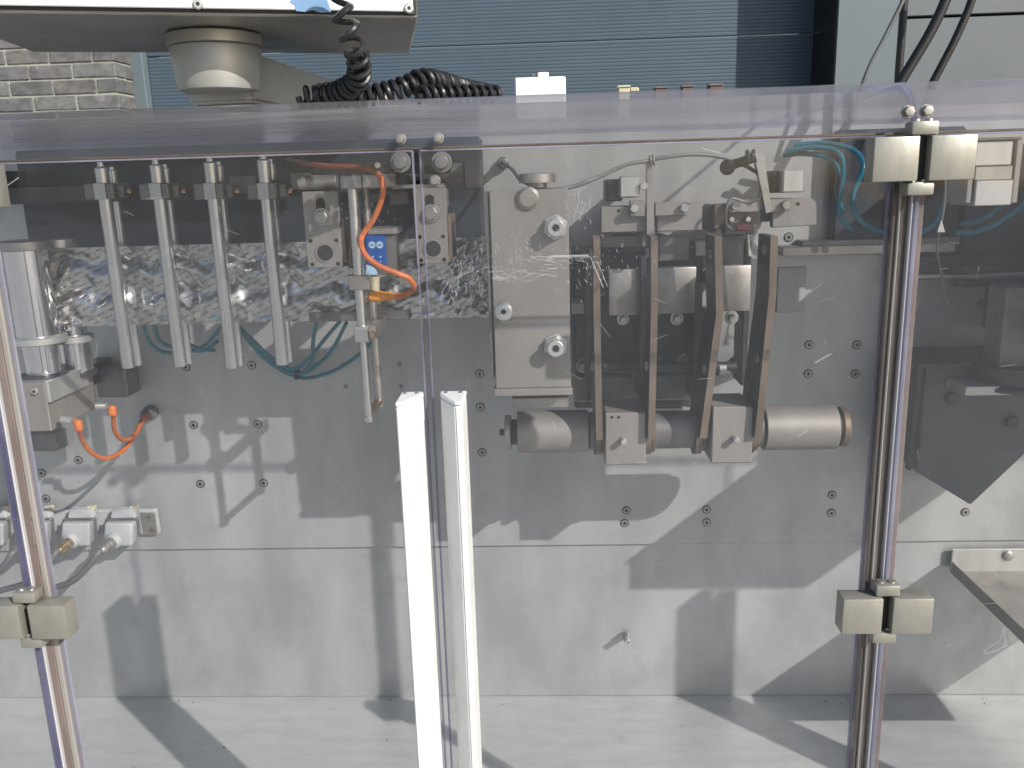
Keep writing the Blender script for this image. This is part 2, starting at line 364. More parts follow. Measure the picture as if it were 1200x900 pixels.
# ------------------------------------------------------------------ background building
YB = 3.5
def bx(x, y, Y): return U(x, y, -Y)
shut = thing('sectional_door', 'slate blue ribbed sectional door in the building behind', 'door', bx(500, 90, YB))
X0, X1 = bx(172, 60, YB).x, bx(975, 60, YB).x
zj = bx(720, 47, YB).z; ph = 0.50
for k in range(-4, 3):
    z0, z1 = zj+k*ph+0.003, zj+(k+1)*ph-0.003
    bm = bmesh.new(); n = 28; prof = []
    for i in range(n):
        za = z0+(z1-z0)*i/n; p = (z1-z0)/n
        prof += [Vector((X0, YB+0.0017, za)), Vector((X0, YB, za+p*0.22)), Vector((X0, YB, za+p*0.72)), Vector((X0, YB+0.0017, za+p*0.97))]
    prof += [Vector((X0, YB+0.04, z1)), Vector((X0, YB+0.04, z0))]
    add_prism(bm, prof, (X1-X0, 0, 0)); obj('panel', bm, 'slate_paint', shut, smooth=False)
bm = bmesh.new(); add_box(bm, bx(157, 60, YB).x-0.3, X0-0.004, YB-0.06, YB+0.05, zg, 3.2, 0.003)
tag(obj('door_frame', bm, 'slate_light', None, (X0-0.1, YB, zg)), 'pale slate blue door frame post beside the brick pier', 'door frame')
YPL = YB-0.36
XP = bx(980, 60, YPL).x
pil = thing('cladding_pilaster', 'pale slate blue cladding right of the ribbed door', 'cladding', (XP+0.3, YPL, zg))
XP2 = bx(1056, 60, YPL).x; XP3 = XP2+2.6
bm = bmesh.new(); add_box(bm, XP, XP2-0.002, YPL, YB+0.3, zg, 3.2, 0.002); obj('corner_panel', bm, 'slate_light', pil)
bm = bmesh.new(); add_box(bm, XP-0.006, XP-0.0005, YPL+0.02, YB+0.2, zg, 3.2, 0.001); obj('jamb_strip', bm, 'black', pil)  # thin black strip on the corner panel's left side
zc = bx(1150, 18, YPL).z
bm = bmesh.new(); add_box(bm, XP2+0.002, XP3, YPL-0.012, YB+0.3, zg, zc-0.006, 0.003); obj('panel', bm, 'grey_clad', pil)
bm = bmesh.new(); add_box(bm, XP2+0.002, XP3, YPL-0.012, YB+0.3, zc+0.006, 3.2, 0.003); obj('panel', bm, 'grey_clad', pil)
# brick pier
YPI = YB-0.25
XBR = bx(136, 90, YPI).x
pier = thing('brick_pier', 'grey brown brick pier at the left behind the machine', 'wall', (XBR-0.5, YPI, zg))
bm = bmesh.new(); add_box(bm, XBR-3.0, XBR-0.008, YPI+0.008, YB+0.3, zg, 3.2); obj('mortar_core', bm, 'mortar', pier)
bmeshes = {}
def brick(x0, x1, y0, y1, zc_):
    key = (round(x1-x0, 3), round(y1-y0, 3), random.randrange(4))
    if key not in bmeshes:
        b = bmesh.new(); add_box(b, -(x1-x0)/2, (x1-x0)/2, -(y1-y0)/2, (y1-y0)/2, -0.0325, 0.0325, 0.004)
        for v in b.verts: v.co += Vector((random.uniform(-1, 1), random.uniform(-1, 1), random.uniform(-1, 1)))*0.0015
        bmesh.ops.recalc_face_normals(b, faces=b.faces)
        me = bpy.data.meshes.new('brick'); b.to_mesh(me); b.free(); me.materials.append(MATS['brick_%d' % key[2]]); bmeshes[key] = me
    o = bpy.data.objects.new('brick', bmeshes[key]); COL.objects.link(o); o.parent = pier
    o.location = Vector(((x0+x1)/2, (y0+y1)/2, zc_))-pier.location + Vector((random.uniform(-.002, .002), random.uniform(-.0025, .0025), random.uniform(-.001, .001)))
zb0 = bx(100, 150, YPI).z
for k in range(0, 14):
    z = zb0 + k*0.075 - 0.1
    off = (0, 0.1125)[k % 2] + (0.004 if k % 3 else -0.003)
    x = XBR
    # corner: header or stretcher at the arris
    first = 0.215 if k % 2 else 0.1025
    brick(x-first, x, YPI, YPI+(0.1025 if k % 2 else 0.215), z); x -= first+0.010
    if k % 2: brick(XBR-0.1025, XBR, YPI+0.1125, YPI+0.245, z)
    else: brick(XBR-0.1025, XBR, YPI+0.225, YPI+0.245, z)
    for j in range(5):
        brick(x-0.215, x, YPI, YPI+0.1025, z); x -= 0.225
# ================================================================== THINGS ON TOP OF THE MACHINE
# operator panel
zM = U(490, 21.5, 0.42).z
FR, BR, BL = UZ(490, 21.5, zM), UZ(480, 63, zM), UZ(38, 61, zM); FL = BL+(FR-BR)
mon = thing('operator_panel', 'stainless operator panel box with white front above the left door', 'control panel', (FL+FR+BL+BR)/4)
HM = 0.30
bm = prism([FL, FR, BR, BL], (0, 0, HM), 0, 0.0015); obj('housing', bm, 'stainless_box', mon)
ex = (FR-FL).normalized(); ey = Vector((ex.y, -ex.x, 0)).normalized()
if ey.y > 0: ey = -ey
def mslab(x0, x1, z0, z1, off, th, m, name, parent=mon, bev=0.0008):
    a = FL+ex*x0+ey*off; b = FL+ex*x1+ey*off
    t = prism([a+Vector((0, 0, z0)), b+Vector((0, 0, z0)), b+Vector((0, 0, z1)), a+Vector((0, 0, z1))], ey*th, 0, bev)
    return obj(name, t, m, parent)
LM = (FR-FL).length
mslab(0.002, LM-0.0015, 0.002, HM-0.002, 0.0002, 0.0016, 'black', 'gasket')
fp = mslab(0.004, LM-0.0045, 0.0045, HM-0.004, 0.0019, 0.003, 'white_powder', 'front_panel')
for sxp, syp in ((232, 5), (479, 10)):
    r = ray(sxp, syp); nrm = ey; p0 = FL+ey*0.0052; t = (p0-CAM).dot(nrm)/r.dot(nrm); p = CAM+r*t
    bm = bmesh.new(); add_lathe(bm, p, ey, [(0, 0.0042), (0.0015, 0.004), (0.0022, 0.003)], 20, 0); add_lathe(bm, p, ey, [(0.002, 0.0018), (0.0024, 0.0017)], 6, 1)
    obj('screw', bm, ['bright_steel', 'black'], mon)
# blue print on the front panel
def onpanel(x, y):
    r = ray(x, y); p0 = FL+ey*0.0051; return CAM+r*((p0-CAM).dot(ey)/r.dot(ey))
bm = bmesh.new()
add_prism(bm, [onpanel(*q) for q in ((339, 2), (345, 6), (347, 13), (358, 14), (366, 12), (376, 15), (388, 14), (385, 4), (381, -6), (372, -10), (362, -8), (352, -7), (344, -4))], ey*0.0003)
obj('blue_print', bm, 'decal_blue', fp)
# swivel and arm
CC = UZ(251, 40, zM); CC.z = zM
arm = thing('support_arm', 'stainless swivel cup and arm under the operator panel', 'arm', CC-Vector((0, 0, 0.08)))
zcb = U(250, 103, -CC.y+0.036).z
bm = bmesh.new(); add_lathe(bm, CC, (0, 0, -1), [(0.0005, 0.0405), (0.002, 0.042), (0.011, 0.042), (0.012, 0.0405)], 40); obj('collar', bm, 'stainless_box', arm)
h = CC.z - zcb
bm = bmesh.new(); add_lathe(bm, CC, (0, 0, -1), [(0.0125, 0.0400), (0.014, 0.0405), (h*0.92, 0.0365), (h*0.98, 0.0355), (h, 0.033)], 40); obj('swivel_cup', bm, 'satin', arm)
AE = UZ(372, 104, zcb+0.012); AE = Vector((AE.x, max(AE.y, 0.05), AE.z))
d = Vector((AE.x-CC.x, AE.y-CC.y, 0)); dn_ = d.normalized(); sd = Vector((-dn_.y, dn_.x, 0))
A0 = Vector((CC.x, CC.y, 0)); A1 = A0+d
poly = []
t = bmesh.new(); zt0, zt1 = CC.z-0.016, zcb+0.03
vs_ = []
for P_, w, z0, z1 in ((A0, 0.033, zcb-0.010, zt0), (A1, 0.028, zcb-0.010, zcb+0.026)):
    vs_.append([P_+sd*w+Vector((0, 0, z0)), P_-sd*w+Vector((0, 0, z0)), P_-sd*w+Vector((0, 0, z1)), P_+sd*w+Vector((0, 0, z1))])
va = [t.verts.new(p) for p in vs_[0]]; vb = [t.verts.new(p) for p in vs_[1]]
t.faces.new(va); t.faces.new(vb[::-1])
for k in range(4): t.faces.new((va[k], va[(k+1) % 4], vb[(k+1) % 4], vb[k]))
bmesh.ops.recalc_face_normals(t, faces=t.faces); bmesh.ops.bevel(t, geom=list(t.edges), offset=0.003, segments=2, affect='EDGES')
obj('beam', t, 'stainless_box', arm)
bm = bmesh.new(); add_cyl(bm, (A1.x, A1.y, ZB-0.03), (A1.x, A1.y, zcb+0.034), 0.03, 28, 0, 0.003); obj('post', bm, 'stainless_box', arm)
# coiled cable
def helix(path, R, pitch, r, bm, taper=None, n=8, per=14):
    L = [0]
    for a, b in zip(path, path[1:]): L.append(L[-1]+(b-a).length)
    out = []; tot = L[-1]; ang = 0; s = 0.0; i = 0; u = None
    while s < tot:
        while i < len(L)-2 and L[i+1] < s: i += 1
        k = (s-L[i])/max(1e-9, L[i+1]-L[i]); p = path[i].lerp(path[i+1], k); dd = (path[min(i+2, len(path)-1)]-path[max(i-1, 0)]).normalized()
        if u is None: u, _ = frame(dd)
        u = (u-dd*u.dot(dd)).normalized(); v = dd.cross(u)
        f = s/tot; RR = R(f) if callable(R) else R; pt = pitch(f) if callable(pitch) else pitch
        out.append(p+(u*math.cos(ang)+v*math.sin(ang))*RR)
        ang += 2*math.pi/per; s += pt/per
    add_tube(bm, out, r, n)
bm = bmesh.new()
pth = [U(404, -34, 0.475), U(399, 4, 0.475), U(404, 22, 0.472), U(411, 42, 0.468), U(417, 60, 0.46), U(421, 78, 0.45), U(418, 95, 0.435), U(400, 107, 0.42), U(376, 112, 0.41)]
helix(catmull(pth, 12), 0.0080, lambda f: 0.0155 if f < 0.42 else (0.0095 if f < 0.6 else 0.0072), 0.0027, bm)
pth2 = [U(352, 114, 0.41), U(375, 113, 0.41), U(400, 112.5, 0.41), U(430, 111.5, 0.41), U(455, 108, 0.405), U(476, 101, 0.40), U(497, 95, 0.39), U(515, 97, 0.37), U(535, 102, 0.34), U(556, 106, 0.30), U(582, 110, 0.26)]
helix(catmull(pth2, 12), lambda f: 0.0075 if f < .4 else 0.0090-(f-.4)*0.005, 0.0078, 0.0028, bm)
pth3 = [U(488, 111, 0.41), U(510, 110.5, 0.40), U(535, 110, 0.39), U(560, 110, 0.38), U(584, 111, 0.37)]
helix(catmull(pth3, 10), 0.0062, 0.0080, 0.0026, bm)
cc_ = tag(obj('coiled_cable', bm, 'rubber', None, pth2[0]), 'black coiled cable hanging from the operator panel onto the machine top', 'cable')
# white box and small fittings on the machine top
jb = thing('junction_box', 'white rectangular box standing on the machine top', 'box', U(632, 114, -0.06))
X0, X1, Z0, Z1 = rect(603, 90, 663, 114, -0.06)
bm = bmesh.new(); add_box(bm, X0, X1, 0.06, 0.12, ZB-0.02, Z1, 0.002); obj('body', bm, 'white_powder', jb)
pbox('latch', 630, 84.5, 643, 90, -0.065, 0.02, 'white_powder', jb); pbox('latch', 622.5, 86, 627, 90, -0.067, 0.01, 'cable_grey', jb)
tf = [(725, 100, 738, 109, 'ivory', 'ivory terminal fitting on the machine top beside the brown ones'), (768, 101, 783, 107, 'brown_block', 'leftmost small brown terminal block on the machine top'),
      (800, 99.5, 813, 106, 'brown_block', 'middle small brown terminal block on the machine top'), (832, 98, 847, 104, 'brown_block', 'rightmost small brown terminal block on the machine top')]
for x0, y0, x1, y1, m, lab in tf:
    t_ = thing('terminal_block', lab, 'terminal', U((x0+x1)/2, y1+4, -0.12), 'fittings on the machine top')
    X0, X1, Z0, Z1 = rect(x0, y0, x1, y1, -0.12); bm = bmesh.new()
    add_box(bm, X0, X1, 0.12, 0.15, ZB-0.02, Z1-0.003, 0.001); obj('body', bm, m, t_)
    bm = bmesh.new(); add_box(bm, X0-0.002, X1+0.001, 0.118, 0.14, Z1-0.003, Z1, 0.0008); obj('cap', bm, 'mid_steel' if m != 'ivory' else m, t_)
    if m == 'ivory': pbox('knob', 738, 102, 749, 108, -0.12, 0.015, 'ivory', t_, 0.002)
# cables rising at the right
for pts, r, m, lab in (([(1118, -25, 0.1), (1104, 10, 0.1), (1088, 42, 0.1), (1070, 72, 0.1), (1052, 102, 0.1), (1040, 125, 0.1)], 0.0062, 'cable_black', 'thick black cable, left of the two slanting ones above the hinge'),
                       ([(1146, -25, 0.08), (1136, 8, 0.08), (1120, 45, 0.08), (1103, 78, 0.08), (1092, 100, 0.08), (1085, 125, 0.08)], 0.0048, 'cable_black', 'black cable slanting down at the far right above the machine'),
                       ([(1061, -25, 0.06), (1059, 10, 0.06), (1056, 50, 0.06), (1053, 90, 0.06), (1052, 125, 0.06)], 0.0048, 'cable_black', 'black cable hanging straight down above the right hinge'),
                       ([(1068, -25, 0.07), (1056, 5, 0.07), (1036, 45, 0.07), (1018, 80, 0.07), (1002, 125, 0.07)], 0.0026, 'cable_grey', 'thin grey brown cable slanting beside the pale cladding')):
    o = tubeobj('hanging_cable', PP(*pts), r, m, n=12); tag(o, lab, 'cable', 'cables at the top right')
# ================================================================== MACHINE PARTS BEHIND THE GUARD
# dark panels: painted shade behind the rods, recesses at the right
def dpanel(x0, y0, x1, y1, d, lab, m='slate_and_shade'):
    o = pbox('recess_shade_panel', x0, y0, x1, y1, d, d, m, None, 0.004); return tag(o, lab, 'panel')
dpanel(24, 168, 566, 300, 0.03, 'dark sheet standing in for shade behind the guide rods at upper left')  # near-black sheet paints the operator panel's shadow and a dark reflection
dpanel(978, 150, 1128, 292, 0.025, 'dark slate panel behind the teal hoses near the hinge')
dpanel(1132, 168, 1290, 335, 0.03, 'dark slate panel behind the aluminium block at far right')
# cross rail behind the rods
rail = thing('cross_rail', 'dark steel cross rail carrying the guide rods', 'rail', U(330, 235, 0.19))
pbox('bar', -40, 214, 465, 234, 0.185, 0.02, 'dark_steel', rail)
pbox('spacer', 268, 206, 300, 226, 0.19, 0.02, 'mid_steel', rail); pbox('spacer', 340, 202, 358, 222, 0.20, 0.03, 'mid_steel', rail)
bm = bmesh.new(); add_cyl(bm, U(350, 214, 0.205), U(395, 213, 0.205), 0.008, 16, 0, 0.001); obj('pin', bm, 'steel', rail)
for x_ in (-30, 455): pbox('bracket', x_, 200, x_+22, 240, 0.1845, 0.155, 'dark_steel', rail)
bm = bmesh.new(); add_cyl(bm, U(525, 206, 0.16), U(545, 205, 0.16), 0.011, 16); obj('shaft', bm, 'mid_steel', rail)
# guide rod pairs
RL = ['leftmost pair of vertical steel guide rods in front of the foil', 'second pair of steel guide rods from the left', 'third pair of steel guide rods from the left', 'rightmost of four pairs of steel guide rods, nearest the keyhole plate']
for i, (xm, top, bot, xb) in enumerate(((134, 190, 431, 146), (197, 187, 429, 207), (259, 184, 431, 268.5), (320, 181, 427, 328))):
    base = U(xm, 310, 0.215)
    zt, zb = U(xm-14, top, 0.215).z, U(xm+13, bot, 0.215).z
    t_ = thing('guide_rod_pair', RL[i], 'rods', (base.x, -0.2, zb), 'vertical guide rods in front of the foil')
    bm = bmesh.new(); add_lathe(bm, (base.x, -0.215, zb), (0, 0, 1), [(0, 0.0064), (0.0015, 0.0074), (zt-zb-0.007, 0.0074), (zt-zb-0.006, 0.006), (zt-zb-0.005, 0.0038), (zt-zb, 0.0036)], 22)
    obj('rod', bm, 'rod_steel', t_)
    b2 = U(xb, 310, 0.165); z2 = U(xb+13, bot-3, 0.165).z
    bm = bmesh.new(); add_lathe(bm, (b2.x, -0.165, z2), (0, 0, 1), [(0, 0.005), (0.001, 0.0056), (zt-z2-0.009, 0.0056), (zt-z2-0.008, 0.0032), (zt-z2-0.004, 0.003)], 18)
    obj('rod', bm, 'rod_steel', t_)
    zc1 = U(xm-11, 224, 0.22).z; x = base.x
    bm = bmesh.new(); add_box(bm, x-0.0195, x+0.014, -0.224, -0.1855, zc1-0.009, zc1+0.009, 0.0015); obj('clamp', bm, 'mid_steel', t_)
    bm = bmesh.new(); add_box(bm, x-0.0065, x+0.0065, -0.2265, -0.2243, zc1-0.0092, zc1+0.0092, 0.0006); obj('clamp_face', bm, 'bright_steel', t_)
    bm = bmesh.new(); add_box(bm, x+0.0145, x+0.022, -0.215, -0.196, zc1-0.007, zc1+0.007, 0.001); obj('clamp_jaw', bm, 'mid_steel', t_)
    bm = bmesh.new(); add_lathe(bm, (x+0.0222, -0.205, zc1), (1, 0, 0), [(0, 0.0036), (0.004, 0.0036), (0.0048, 0.003)], 6); obj('screw', bm, 'brass', t_)
# foil web
XF0, XF1 = U(-30, 330, 0.185).x, U(590, 330, 0.185).x
zf1, zf0 = U(320, 284, 0.185).z, U(320, 377, 0.185).z
NX, NZ = 260, 44
bm = bmesh.new(); grid = []
rnd = [random.uniform(-1, 1) for _ in range(40)]
for i in range(NX+1):
    col = []
    for k in range(NZ+1):
        u, v = i/NX, k/NZ; x = XF0+(XF1-XF0)*u; z = zf0+(zf1-zf0)*v
        s = z/0.0375*2*math.pi + 0.9*math.sin(x/0.062*2*math.pi+1.3*math.sin(z*70)) + 0.35*math.sin(x/0.023*2*math.pi)
        amp = min(1, v*12, (1-v)*12)
        y = 0.0033*math.sin(s)+0.0004*math.sin(x/0.047*2*math.pi-z*160)
        y += 0.06*(z-(zf0+zf1)/2)
        if u > 0.86: y += 0.25*(z-(zf0+zf1)/2)*(u-0.86)/0.14
        if u > 0.86: y += 0.006*(u-0.86)/0.14*math.sin(x*190+z*120)*1.0 + 0.003*math.sin(x*420-z*260)*(u-.86)/.14
        # fold dents beside the rods
        for xr in (146, 207, 268, 328):
            xx = FOLDS.setdefault(xr, U(xr, 330, 0.185).x) if 'FOLDS' in globals() else None
            if xx is None: FOLDS = {xr: U(xr, 330, 0.185).x}; xx = FOLDS[xr]
            y += -0.003*math.exp(-((x-xx)/0.006)**2)
        col.append(bm.verts.new((x, -0.187+y*amp, z)))
    grid.append(col)
for i in range(NX):
    for k in range(NZ): bm.faces.new((grid[i][k], grid[i+1][k], grid[i+1][k+1], grid[i][k+1]))
r_ = bmesh.ops.solidify(bm, geom=list(bm.faces), thickness=0.0003)
tag(obj('foil_web', bm, 'foil', None, ((XF0+XF1)/2, -0.187, zf0)), 'crinkled printed silver foil web running behind the guide rods', 'foil')
gp = pbox('guide_strip', 362, 364.5, 480, 376, 0.196, 0.0012, 'mid_steel'); tag(gp, 'thin grey guide strip along the lower edge of the foil', 'strip')
# ---- polished rollers at left
ro = U(38, 350, 0.21)
rol = thing('foil_roller', 'large polished steel roller with collars at the left end of the foil', 'roller', ro)
zr1, zr0 = U(35, 293, 0.21).z, U(48, 438, 0.21).z
def vl(prof, c, name, m, parent, n=40):
    bm = bmesh.new(); z0 = prof[0][0]; add_lathe(bm, (c.x, c.y, z0), (0, 0, 1), [(z-z0, r) for z, r in prof], n); return obj(name, bm, m, parent)
zc2 = U(42, 393, 0.21).z
vl([(zc2, 0.0238), (zr1, 0.0238)], ro, 'roller_barrel', 'chrome', rol)
vl([(zr0, 0.019), (zc2-0.009, 0.0205)], ro, 'lower_barrel', 'chrome', rol)
vl([(zr1, 0.027), (zr1+0.001, 0.0285), (zr1+0.010, 0.0285), (zr1+0.0115, 0.026)], ro, 'top_collar', 'steel', rol)
vl([(zc2-0.009, 0.030), (zc2-0.008, 0.0315), (zc2-0.001, 0.0315), (zc2, 0.030)], ro, 'middle_collar', 'bright_steel', rol)
vl([(zr0-0.006, 0.027), (zr0-0.0003, 0.027)], ro, 'base_ring', 'dark_steel', rol)
r2 = U(84, 380, 0.165)
rol2 = thing('idler_roller', 'small polished idler roller beside the large roller', 'roller', r2)
q1, q0, qc = U(80, 290, 0.165).z, U(94, 434, 0.165).z, U(90, 392, 0.165).z
vl([(qc, 0.0165), (q1, 0.0165)], r2, 'roller_barrel', 'chrome', rol2); vl([(q0, 0.0185), (qc-0.009, 0.0185)], r2, 'lower_barrel', 'chrome', rol2)
vl([(q1, 0.0180), (q1+0.001, 0.0195), (q1+0.010, 0.0195), (q1+0.011, 0.018)], r2, 'top_collar', 'bright_steel', rol2)
vl([(qc-0.009, 0.022), (qc-0.008, 0.0235), (qc-0.001, 0.0235), (qc, 0.022)], r2, 'middle_collar', 'bright_steel', rol2)
vl([(q0-0.006, 0.022), (q0-0.0003, 0.022)], r2, 'base_ring', 'dark_steel', rol2)
# mount block
mb = thing('roller_mount', 'steel mounting block under the two rollers', 'mount', U(60, 520, 0.2))
X0, X1, Z0, Z1 = rect(16, 449, 56, 506, 0.252)
bm = bmesh.new(); add_box(bm, X0-0.02, X1, -0.252, -0.145, Z0, Z1, 0.0012); obj('front_box', bm, 'cover_steel', mb)
bm = bmesh.new(); add_box(bm, X1+0.0003, X1+0.005, -0.2525, -0.165, Z1-0.024, Z1+0.001, 0.0008); obj('side_plate', bm, 'bright_steel', mb)
bm = bmesh.new(); add_box(bm, X0-0.03, X0-0.008, -0.1448, -0.001, Z0+0.01, Z1-0.02, 0.0012); obj('wall_arm', bm, 'dark_steel', mb)
pbox('foot', 30, 508, 66, 529, 0.03, 0.0295, 'mid_steel', mb); bolt(42, 458, 0.2522, 0.004, 0.004, 'bright_steel', mb, 0, 'screw', True)
pbox('rear_block', 112, 432, 148, 466, 0.04, 0.0395, 'mid_steel', mb, 0.002)
# sockets and orange leads
og = thing('orange_sensor_lead', 'orange forked sensor lead plugged into the roller mount', 'cable', U(178, 484, 0.01))
t1 = PP((86, 492, 0.245), (92, 500, 0.24), (96, 515, 0.21), (108, 531, 0.18), (126, 537, 0.15), (145, 527, 0.10), (158, 510, 0.06), (164, 499, 0.04))
t2 = PP((130, 477, 0.185), (133, 488, 0.18), (134, 503, 0.165), (141, 514, 0.14), (150, 515, 0.11), (158, 509, 0.07), (163, 501, 0.045))
tubeobj('lead', t1, 0.0031, 'orange_cable', og); tubeobj('lead', t2, 0.0031, 'orange_cable', og)
tubeobj('sleeve', PP((162, 503, 0.045), (167, 493, 0.035), (174, 485, 0.025)), 0.0042, 'red_brown_cable', og)
bm = bmesh.new(); p = U(177, 483, 0); add_lathe(bm, p, (0, -1, 0), [(0, 0.011), (0.006, 0.011), (0.007, 0.009), (0.02, 0.008), (0.026, 0.0055)], 18); obj('gland', bm, 'cable_grey', og)
for (xa, ya, xb, yb, da) in ((72, 491, 92, 493, 0.249), (113, 476, 132, 476, 0.186)):
    bm = bmesh.new(); add_cyl(bm, U(xa, ya, da), U(xb-7, yb, da), 0.0042, 14); obj('socket', bm, 'bright_steel', og)
    bm = bmesh.new(); c = U(xb, yb+4, da); add_box(bm, c.x-0.0048, c.x+0.0042, c.y-0.0045, c.y+0.0045, c.z-0.009, c.z+0.0055, 0.0032, 0, None, 3); obj('plug', bm, 'orange_cable', og)
# ---- keyhole plates
def keyhole_plate(x0, y0, x1, y1, d, lab):
    X0, X1, Z0, Z1 = rect(x0, y0, x1, y1, d)
    t_ = thing('keyhole_plate', lab, 'plate', ((X0+X1)/2, -d, Z0), 'keyhole plates above the foil')
    bm = bmesh.new(); add_box(bm, X0, X1, -d, -d+0.012, Z0, Z1, 0.0008); obj('plate', bm, 'cover_steel', t_)
    xc = (X0+X1)/2; H = Z1-Z0
    bm = bmesh.new(); add_lathe(bm, (xc, -d, Z1-H*0.15), (0, -1, 0), [(0.0001, 0.0052), (0.0003, 0.0052)], 18)
    add_box(bm, xc-0.0048, xc+0.0048, -d-0.0004, -d-0.0001, Z1-H*0.30, Z1-H*0.15)
    obj('slot', bm, 'black', t_)
    bm = bmesh.new(); p = Vector((xc+0.001, -d-0.0005, Z1-H*0.33)); add_cyl(bm, p, p+Vector((0, -0.0018, 0)), 0.0098, 22, 0, 0.0004); add_lathe(bm, p, (0, -1, 0), [(0.0015, 0.0075), (0.006, 0.0075), (0.0068, 0.0065)], 6)
    obj('bolt', bm, 'steel', t_)
    bm = bmesh.new(); p = Vector((xc+0.001, -d, Z0+H*0.2)); add_lathe(bm, p, (0, -1, 0), [(0.0002, 0.0108), (0.0012, 0.0108), (0.0012, 0.0088), (0.0003, 0.0086)], 28, 0); add_lathe(bm, p, (0, -1, 0), [(0.0004, 0.0085), (0.0006, 0.0085)], 28, 1)
    obj('bore', bm, ['steel', 'dark_steel'], t_)
    bm = bmesh.new()
    for dx in (-1, 1):
        for zz_ in (0.05, 0.36):
            add_lathe(bm, (xc+dx*(X1-X0)*0.36, -d, Z0+H*zz_), (0, -1, 0), [(0.0001, 0.0022), (0.0004, 0.0022)], 12)
    obj('tapped_holes', bm, 'black', t_)
    bm = bmesh.new(); add_box(bm, X1+0.0003, X1+0.004, -d+0.002, -d+0.05, Z0+0.004, Z1-H*0.35, 0.0005); obj('rear_rib', bm, 'arm_steel', t_)
    bm = bmesh.new(); add_box(bm, xc-0.012, xc+0.012, -d+0.0122, -0.186, Z1-0.022, Z1-0.002, 0.0005); obj('rear_arm', bm, 'mid_steel', t_)
    return t_
keyhole_plate(357, 224, 399, 314, 0.265, 'grey keyhole plate with bore in front of the foil, left of the blue sensor')
keyhole_plate(486, 220, 524, 309, 0.265, 'grey keyhole plate behind the gap between the two doors')
# ---- sensor rod with clamps and the blue sensor
srd = thing('sensor_stand', 'thin vertical steel rod with clamps carrying the blue sensor', 'stand', U(434, 494, 0.27))
xr = U(421, 330, 0.27).x; za, zb_ = U(412, 205, 0.27).z, U(433, 494, 0.27).z
bm = bmesh.new(); add_lathe(bm, (xr, -0.27, zb_), (0, 0, 1), [(0, 0.0045), (0.001, 0.0055), (0.006, 0.0055), (0.0065, 0.0042), (0.105, 0.0042), (0.106, 0.0058), (za-zb_, 0.0058)], 20); obj('rod', bm, 'rod_steel', srd)
xr2 = U(433, 300, 0.215).x; zq = U(447, 476, 0.215).z
bm = bmesh.new(); add_lathe(bm, (xr2, -0.215, zq), (0, 0, 1), [(0, 0.0048), (za-zq, 0.0048)], 16); obj('rod', bm, 'steel', srd)
bm = prism([Vector((xr-0.004, -0.27, zb_+0.004)), Vector((xr+0.004, -0.27, zb_+0.004)), Vector((xr2+0.004, -0.215, zq+0.004)), Vector((xr2-0.004, -0.215, zq+0.004))], (0, 0, 0.006)); obj('foot_link', bm, 'brass', srd)
pbox('top_clamp', 398, 204, 449, 221, 0.285, 0.08, 'steel', srd, 0.0015); pbox('clamp_joint', 423.5, 205, 424.6, 220.5, 0.2856, 0.001, 'black', srd, 0)
pbox('clamp', 415, 383, 431, 401, 0.280, 0.02, 'bright_steel', srd); pbox('clamp_jaw', 431.5, 381, 440, 398, 0.276, 0.07, 'steel', srd)
pbox('sensor_clamp', 408, 323, 432, 340, 0.279, 0.018, 'steel', srd)
bm = bmesh.new(); p = U(437, 392, 0.277); add_lathe(bm, p, (0, -1, 0), [(0, 0.004), (0.004, 0.004)], 6); obj('screw', bm, 'brass', srd)
sen = thing('optical_sensor', 'blue faced optical sensor in front of the foil', 'sensor', U(440, 322, 0.262))
pbox('face', 428.5, 276, 452, 311, 0.262, 0.004, 'blue_label', sen); pbox('body', 428.5, 275.5, 463, 322, 0.2575, 0.03, 'mid_steel', sen)
pbox('top_bracket', 430, 267, 464, 275, 0.262, 0.045, 'steel', sen)
def disc(name, x, y, d, r, m, parent, r2=None):
    bm = bmesh.new(); p = U(x, y, d)
    add_lathe(bm, p, (0, -1, 0), [(0, r), (0.0003, r)], 18); return obj(name, bm, m, parent)
for x in (436, 445):
    bm = bmesh.new(); p = U(x, 287, 0.2622); add_lathe(bm, p, (0, -1, 0), [(0, 0.0038), (0.0003, 0.0038)], 20, 0)
    add_box(bm, p.x-0.0026, p.x+0.0026, p.y-0.0006, p.y-0.0004, p.z-0.0009, p.z-0.0002, 0, 1); add_box(bm, p.x-0.0020, p.x+0.0020, p.y-0.0006, p.y-0.0004, p.z+0.0007, p.z+0.0012, 0, 1)
    obj('symbol', bm, ['pale_blue', 'blue_label'], sen)
for x in (437, 446): disc('mark', x, 301, 0.2622, 0.0011, 'pale_blue', sen); disc('mark', x, 306, 0.2622, 0.0008, 'pale_blue', sen)
bm = prism(PP((429, 322, 0.2622), (443, 322, 0.2622), (441, 316, 0.2622), (437, 312.5, 0.2622), (429.5, 310, 0.2622)), (0, -0.0004, 0)); obj('emblem', bm, 'pale_blue', sen)
bm = bmesh.new(); add_cyl(bm, U(439, 324, 0.255), U(439, 341, 0.255), 0.0056, 16, 0, 0.0008); obj('socket', bm, 'ivory', sen)
lead = thing('amber_plug_lead', 'orange lead with amber plug looping round the blue sensor', 'cable', U(440, 347, 0.255))
bm = bmesh.new(); add_lathe(bm, U(432, 347, 0.256), U(463, 347, 0.256)-U(432, 347, 0.256), [(0, 0.005), (0.002, 0.0066), (0.012, 0.0066), (0.014, 0.0055), (0.022, 0.0048), (0.030, 0.0036)], 16); obj('plug', bm, 'amber_plug', lead)
